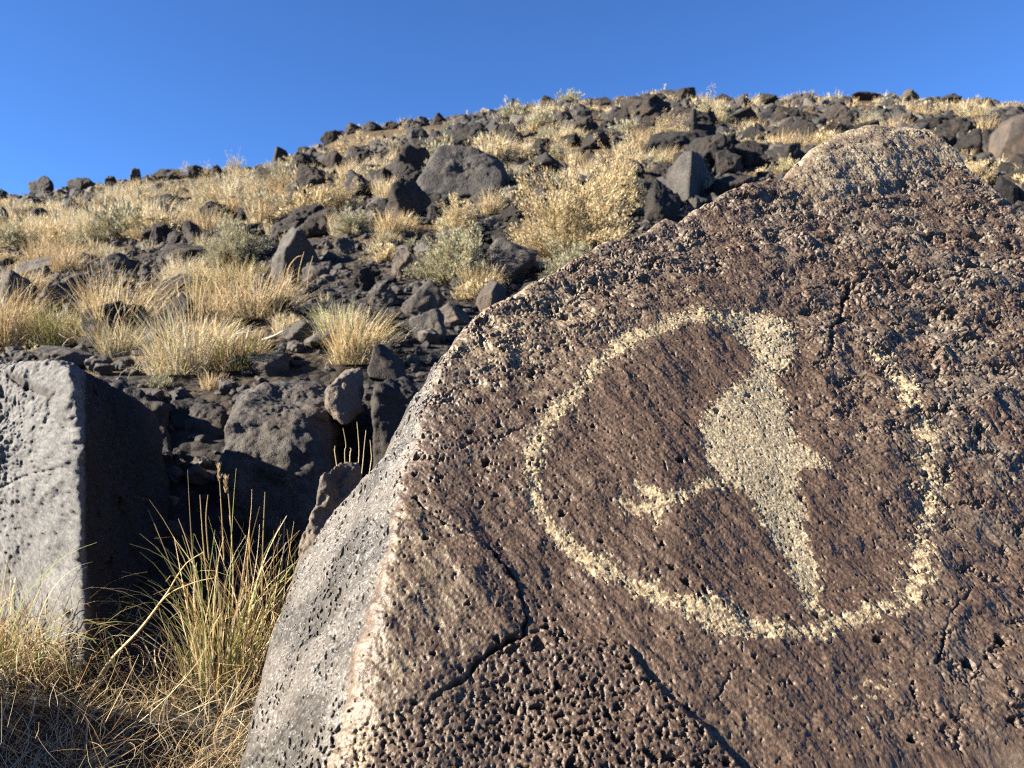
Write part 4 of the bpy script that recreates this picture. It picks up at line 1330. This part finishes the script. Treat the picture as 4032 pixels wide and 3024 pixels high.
clump((g[0], g[1] + 0.1, g[2] - 0.01), 402, [dict(n=130, height=0.33, base_r=0.08, lean=(0.0, 0.5), curl=(0.0, 1.8), width=0.0032, twist=1.0, seg=9, palettes=((STRAW, 5), (GREENY, 1), (RUST, 2))),
                dict(n=90, height=0.2, base_r=0.10, lean=(0.4, 1.4), curl=(0.3, 2.2), width=0.0024, seg=8, palettes=((STRAW, 3), (BLEACH, 2)), twist=1.5)],
      label='straw coloured grass clump touching the grey facet of the carved boulder')
g = hit(10, 655)
clump((g[0], g[1] - 0.06, g[2] - 0.01), 403, [dict(n=330, height=0.30, base_r=0.15, lean=(0.1, 0.9), curl=(0.5, 2.6), width=0.0032, seg=10, palettes=((STRAW, 5), (GREENY, 2), (BLEACH, 1)), flop=0.35, wind=(0.35, 0)),
                dict(n=300, height=0.20, base_r=0.2, lean=(0.4, 1.5), curl=(0.5, 3.0), width=0.0026, seg=10, palettes=((STRAW, 4), (RUST, 2)), twist=2.0)],
      label='arching yellow grass clump at the foot of the pale squared block')
g = hit(48, 672)
clump((g[0], g[1], g[2] - 0.01), 404, [dict(n=150, height=0.20, base_r=0.14, lean=(0.2, 1.2), curl=(0.6, 2.8), width=0.0026, seg=10, palettes=((STRAW, 5), (GREENY, 1), (RUST, 1)), twist=1.4, wind=(0.3, 0))],
      label='low curled straw tuft spreading right from the arching yellow clump')
# long pale stalk leaning across the gap
gs = hit(88, 699)
pth = [[W(84, 706, gs[1]), W(108, 664, gs[1]), W(138, 632, gs[1]), W(158, 606, gs[1] + 0.02), W(172, 586, gs[1] + .05)],
       [W(168, 592, gs[1]), W(178, 575, gs[1]), W(188, 562, gs[1]), W(204, 552, gs[1])], [W(158, 605, gs[1]), W(172, 592, gs[1]), W(196, 582, gs[1]), W(214, 578, gs[1])]]
root = empty('dead_grass_stalk', (gs[0], gs[1], gs[2]))
v, f, c = polyline_blades(rs(2), pth[:1], 0.0055, (0.60, 0.46, 0.24))
mesh_obj('stem', v - np.array(root.location), f, M_GRASS, root, c)
for q in pth[1:]:
    v, f, c = polyline_blades(rs(3), [q], 0.0022, (0.56, 0.42, 0.2))
    mesh_obj('leaf', v - np.array(root.location), f, M_GRASS, root, c)
tag(root, 'long thick pale straw stalk leaning diagonally before the black hollow', 'dead stalk')


def litter():
    R = rs(44)
    out = []
    for k in range(150):
        px = R.uniform(-30, 335); py = R.uniform(655, 860)
        g = hit(px, min(py, 860))
        if g is None:
            continue
        b = blades(R, 12, R.uniform(0.08, 0.26), 0.06, lean=(0.8, 1.55), curl=(-0.5, 2.2), width=0.0017, seg=9, palettes=((STRAW, 4), (RUST, 3), (BLEACH, 2)), twist=2.4)
        out.append((b[0] + g + np.array([0, 0, 0.004]), b[1], b[2]))
    v, f, c = join(out)
    v[:, 2] = np.maximum(v[:, 2], terr(v[:, 0], v[:, 1]) + 0.003)
    o = mesh_obj('dry_grass_litter', v, f, M_GRASS, None, c)
    tag(o, 'tangled curls of fallen dry grass covering the near ground', 'grass litter', None, 'stuff')


litter()

# hero tufts of the middle ground: (base x, base y, height px, spread px, seed, wind, palette, label)
MID = [
    (118, 342, 66, 34, 411, (0.45, 0), ((STRAW, 6), (BLEACH, 1), (RUST, 1)), 'blond bunchgrass leaning right in front of the broad rough grey boulder'),
    (58, 345, 36, 26, 412, (0.1, 0), ((GREENY, 4), (STRAW, 3)), 'green-tinged grass tuft left of the leaning blond bunchgrass'),
    (188, 372, 56, 36, 413, (0.0, 0), ((BLEACH, 3), (STRAW, 4), (GREENY, 1)), 'bleached curly grass clump between the pale block and the rounded dark rock'),
    (258, 318, 44, 40, 414, (0.25, 0), ((STRAW, 6), (TAN, 2)), 'soft tan grass clump below the big rounded black boulder'),
    (356, 362, 46, 24, 415, (0.3, 0), ((STRAW, 6), (GREENY, 1), (RUST, 1)), 'golden grass tuft just above the small black pointed rock'),
    (338, 340, 34, 20, 416, (0.0, 0), ((GREENY, 3), (BLEACH, 3)), 'pale green tuft left of the golden grass tuft'),
    (240, 368, 34, 24, 417, (0.1, 0), ((GREENY, 2), (RUST, 3), (STRAW, 2)), 'rusty green grass tuft right of the bleached curly clump'),
    (8, 350, 60, 22, 418, (0.25, 0), ((STRAW, 5), (RUST, 1)), 'thin blond grass at the left edge above the pale squared block'),
    (100, 236, 30, 50, 419, (0.5, 0), ((BLEACH, 4), (STRAW, 2)), 'brightest silky blond grass in a wide swath on the left slope'),
    (150, 222, 22, 30, 420, (0.5, 0), ((BLEACH, 2), (STRAW, 4)), 'silky blond grass behind the three pointed stones'),
    (40, 246, 26, 40, 421, (0.4, 0), ((STRAW, 5), (BLEACH, 1)), 'golden grass swath at the far left below the skyline'),
    (225, 292, 30, 34, 422, (-0.4, 0), ((GREENY, 1), (STRAW, 5)), 'yellow grass right of the split grey rock'),
    (60, 262, 22, 34, 423, (0.3, 0), ((STRAW, 5), (TAN, 2)), 'golden grass right above the broad rough grey boulder'),
    (210, 330, 40, 30, 424, (0.2, 0), ((STRAW, 4), (TAN, 3)), 'loose tan grass around the tall stalks'),
    (20, 300, 30, 22, 425, (0.2, 0), ((STRAW, 4), (TAN, 2)), 'small tan tuft beside the broad rough grey boulder'),
    (395, 232, 18, 22, 426, (0.1, 0), ((STRAW, 5),), 'small yellow tuft under the dark hunched boulder'),
    (480, 290, 22, 24, 427, (0.1, 0), ((STRAW, 4), (TAN, 3)), 'dry tuft at the foot of the grey-green shrub'),
]
for bx_, by_, hp, sp_, sd_, wd_, pal_, lb_ in MID:
    g = hit(bx_, by_)
    Y = g[1]
    hh_ = hp / F_PX * Y * 1.02; rr_ = sp_ / F_PX * Y * 0.8
    clump((g[0], g[1], g[2] - 0.02), sd_, [dict(n=620, height=hh_, base_r=rr_, lean=(0.0, 0.7), curl=(0.1, 1.7), hvar=0.28, width=0.0020 + 0.0005 * Y, seg=6, wind=wd_, palettes=pal_),
                                        dict(n=380, height=hh_ * 0.5, base_r=rr_ * 1.3, lean=(0.2, 1.2), curl=(0.2, 2.4), width=0.0018 + 0.0005 * Y, seg=6, wind=wd_, palettes=pal_, twist=1.2)], label=lb_)
    occupied.append((g[0], g[1], rr_))
# tall separate stalks
gs = hit(193, 352); Y = gs[1]
paths = [[W(192 + d * 2, 356, Y), W(192 + d * 3.2, 320, Y), W(190 + d * 5 + k, 290 - 4 * k, Y), W(188 + d * 9 + 2 * k, 262 + 3 * abs(d), Y)] for d, k in ((-2, -2), (-1, 1), (0, 0), (1, 2), (2, 3), (3, -1), (-3, -3), (0.5, 1))]
o = mesh_obj('grass_stalks', *polyline_blades(rs(5), paths, 0.004, (0.55, 0.42, 0.2))[:2], M_GRASS, None, polyline_blades(rs(5), paths, 0.004, (0.55, 0.42, 0.2))[2])
tag(o, 'fan of tall thin separate grass stalks rising above the bleached curly clump', 'grass stalks')
gs = hit(300, 292); Y = gs[1]
paths = [[W(298, 292, Y), W(299, 272, Y), W(304, 252, Y)], [W(307, 292, Y), W(309, 272, Y), W(313, 256, Y)], [W(290, 286, Y), W(288, 270, Y), W(296, 258, Y), W(302, 256, Y)]]
pb = polyline_blades(rs(6), paths, 0.006, (0.45, 0.31, 0.15))
tag(mesh_obj('reed_stalks', pb[0], pb[1], M_GRASS, None, pb[2]), 'thick tan reed stalks in front of the big rounded black boulder', 'dead stalks')
Y = 2.05
paths = [[W(345, 462, Y), W(346, 445, Y), W(343, 428, Y)], [W(358, 470, Y), W(359, 448, Y), W(357, 422, Y)], [W(362, 472, Y), W(364, 450, Y), W(366, 430, Y)], [W(370, 470, Y), W(371, 450, Y), W(370, 440, Y)],
         [W(350, 465, Y), W(351, 450, Y), W(350, 448, Y)], [W(336, 460, Y), W(335, 450, Y), W(335, 446, Y)]]
pb = polyline_blades(rs(7), [[W(352, 560, Y)] + [p[0]] + p[1:] for p in paths], 0.0020, (0.50, 0.40, 0.24))
tag(mesh_obj('seed_stalks', pb[0], pb[1], M_GRASS, None, pb[2]), 'short dry seed stalks standing behind the upright brown rock', 'dead stalks')


def stick(pts, w, label):
    pb = polyline_blades(rs(8), [pts], w, (0.55, 0.5, 0.42))
    tag(mesh_obj('dead_stick', pb[0], pb[1], M_GRASS, None, pb[2]), label, 'stick')


ga = hit(228, 346); gb = hit(262, 344)
stick([ga + [0, 0, 0.01], ga + [0.05, 0, 0.07], ga + [0.16, 0.05, 0.09]], 0.011, 'bleached bent stick lying right of the tall stalks')
stick([gb + [0, 0, 0.02], gb + [0.07, 0.02, 0.05], gb + [0.13, 0.05, 0.09]], 0.011, 'straight pale stick lying left of the small white pebble')
gp = hit(313, 336)
v, f = rock_shape(555, 3, 0.05)
o = mesh_obj('pebble', v * np.array([0.03, 0.025, 0.02]), f, tint_material('white_pebble', 0.7, 0.3), None, np.full((len(v), 3), 0.75))
o.location = gp + [0, 0, 0.02]
tag(o, 'small white pebble shining on the dark gravel', 'pebble')


def strew_grass():
    X, Y, Z, R = scatter_positions(6200, 88, 3.6, 40)
    px, py = screen(X, Y, Z)
    nz = perlin2(X / 3.0, Y / 3.0, 95)
    grassy = sstep(420, 250, px) * sstep(34, 22, Y)
    keep = (R.rand(len(X)) < (0.45 + 0.5 * grassy + 0.5 * nz) * (0.75 + 0.25 * sstep(7, 12, Y)))
    keep &= ~inside(px, py - 8, BOULDER_PX)
    keep &= (px > -60) & (px < 1085)
    for ox, oy, orr in occupied:
        keep &= np.hypot(X - ox, Y - oy) > orr * 0.85
    idx = np.where(keep)[0]
    size = 0.20 * np.exp(R.normal(0, 0.4, len(X))) * (0.42 + 0.58 * sstep(5, 14, Y))
    idx = idx[~blocks_hero(px[idx], py[idx], Y[idx], size[idx] / Y[idx] * F_PX * 0.7, size[idx] / Y[idx] * F_PX * 0.9, 0.3)]
    order = idx[np.argsort(-(size[idx] / Y[idx]))]
    pals = [((STRAW, 3), (BLEACH, 3)), ((STRAW, 4), (TAN, 3)), ((TAN, 4), (STRAW, 2)), ((BLEACH, 3), (STRAW, 3)), ((STRAW, 3), (SAGE, 3)), ((CHAM, 5), (STRAW, 2))]
    tp, tlo = [], []
    for k in range(8):
        Rk = rs(500 + k)
        pal = pals[k % len(pals)]
        if k < 5:
            tp.append(blades(Rk, 380, 1.0, 0.55, lean=(0.0, 0.8), curl=(0.1, 1.2), width=0.024, seg=5, wind=(0.3, 0), palettes=pal))
            tlo.append(blades(Rk, 85, 1.0, 0.6, lean=(0.0, 0.9), curl=(0.1, 1.5), width=0.052, seg=3, wind=(0.3, 0), palettes=pal))
        else:
            a, b = shrub_mesh(Rk, 0.9, 0.85, 80, 24, 0.16, CHAM if k < 7 else SAGE, RUST)
            tp.append(join([a, b]))
            a, b = shrub_mesh(Rk, 0.9, 0.85, 24, 14, 0.26, CHAM if k < 7 else SAGE, RUST)
            tlo.append(join([a, b]))
    protos = {}
    big, rest = order[:220], order[220:]
    for j in big:
        k = R.randint(8)
        if k in protos:
            o = protos[k].copy(); COL.objects.link(o)
        else:
            o = mesh_obj('dry_grass_tuft' if k < 5 else 'dry_bush', tp[k][0], tp[k][1], M_GRASS, None, tp[k][2], False)
            protos[k] = o
        s = size[j] * (1.0 if k < 5 else 1.1)
        o.location = (X[j], Y[j], Z[j] - 0.03)
        o.rotation_euler = (0, 0, R.uniform(-0.6, 0.6) if k < 5 else R.uniform(0, 6.28))
        o.scale = (s, s, s * R.uniform(0.8, 1.2))
        zn = zone(px[j], Y[j], None)
        if k < 5:
            tag(o, 'dry straw grass tuft among many alike ' + zn, 'grass tuft', 'grass tufts ' + zn)
        else:
            tag(o, 'low dry bush among many alike ' + zn, 'bush', 'low bushes ' + zn)
    parts = []
    for j in rest:
        k = R.randint(8)
        s = size[j]; an = R.uniform(0, 6.28) if k >= 5 else R.uniform(-0.6, 0.6)
        ca, sa = math.cos(an) * s, math.sin(an) * s
        v = tlo[k][0]
        vv = np.stack([v[:, 0] * ca - v[:, 1] * sa + X[j], v[:, 0] * sa + v[:, 1] * ca + Y[j], v[:, 2] * s + Z[j] - 0.03], 1)
        parts.append((vv, tlo[k][1], tlo[k][2]))
    v, f, c = join(parts)
    tag(mesh_obj('dry_grass_cover', v, f, M_GRASS, None, c, False), 'sparse dry grass cover growing between the stones of the hillside', 'grass', None, 'stuff')


strew_grass()
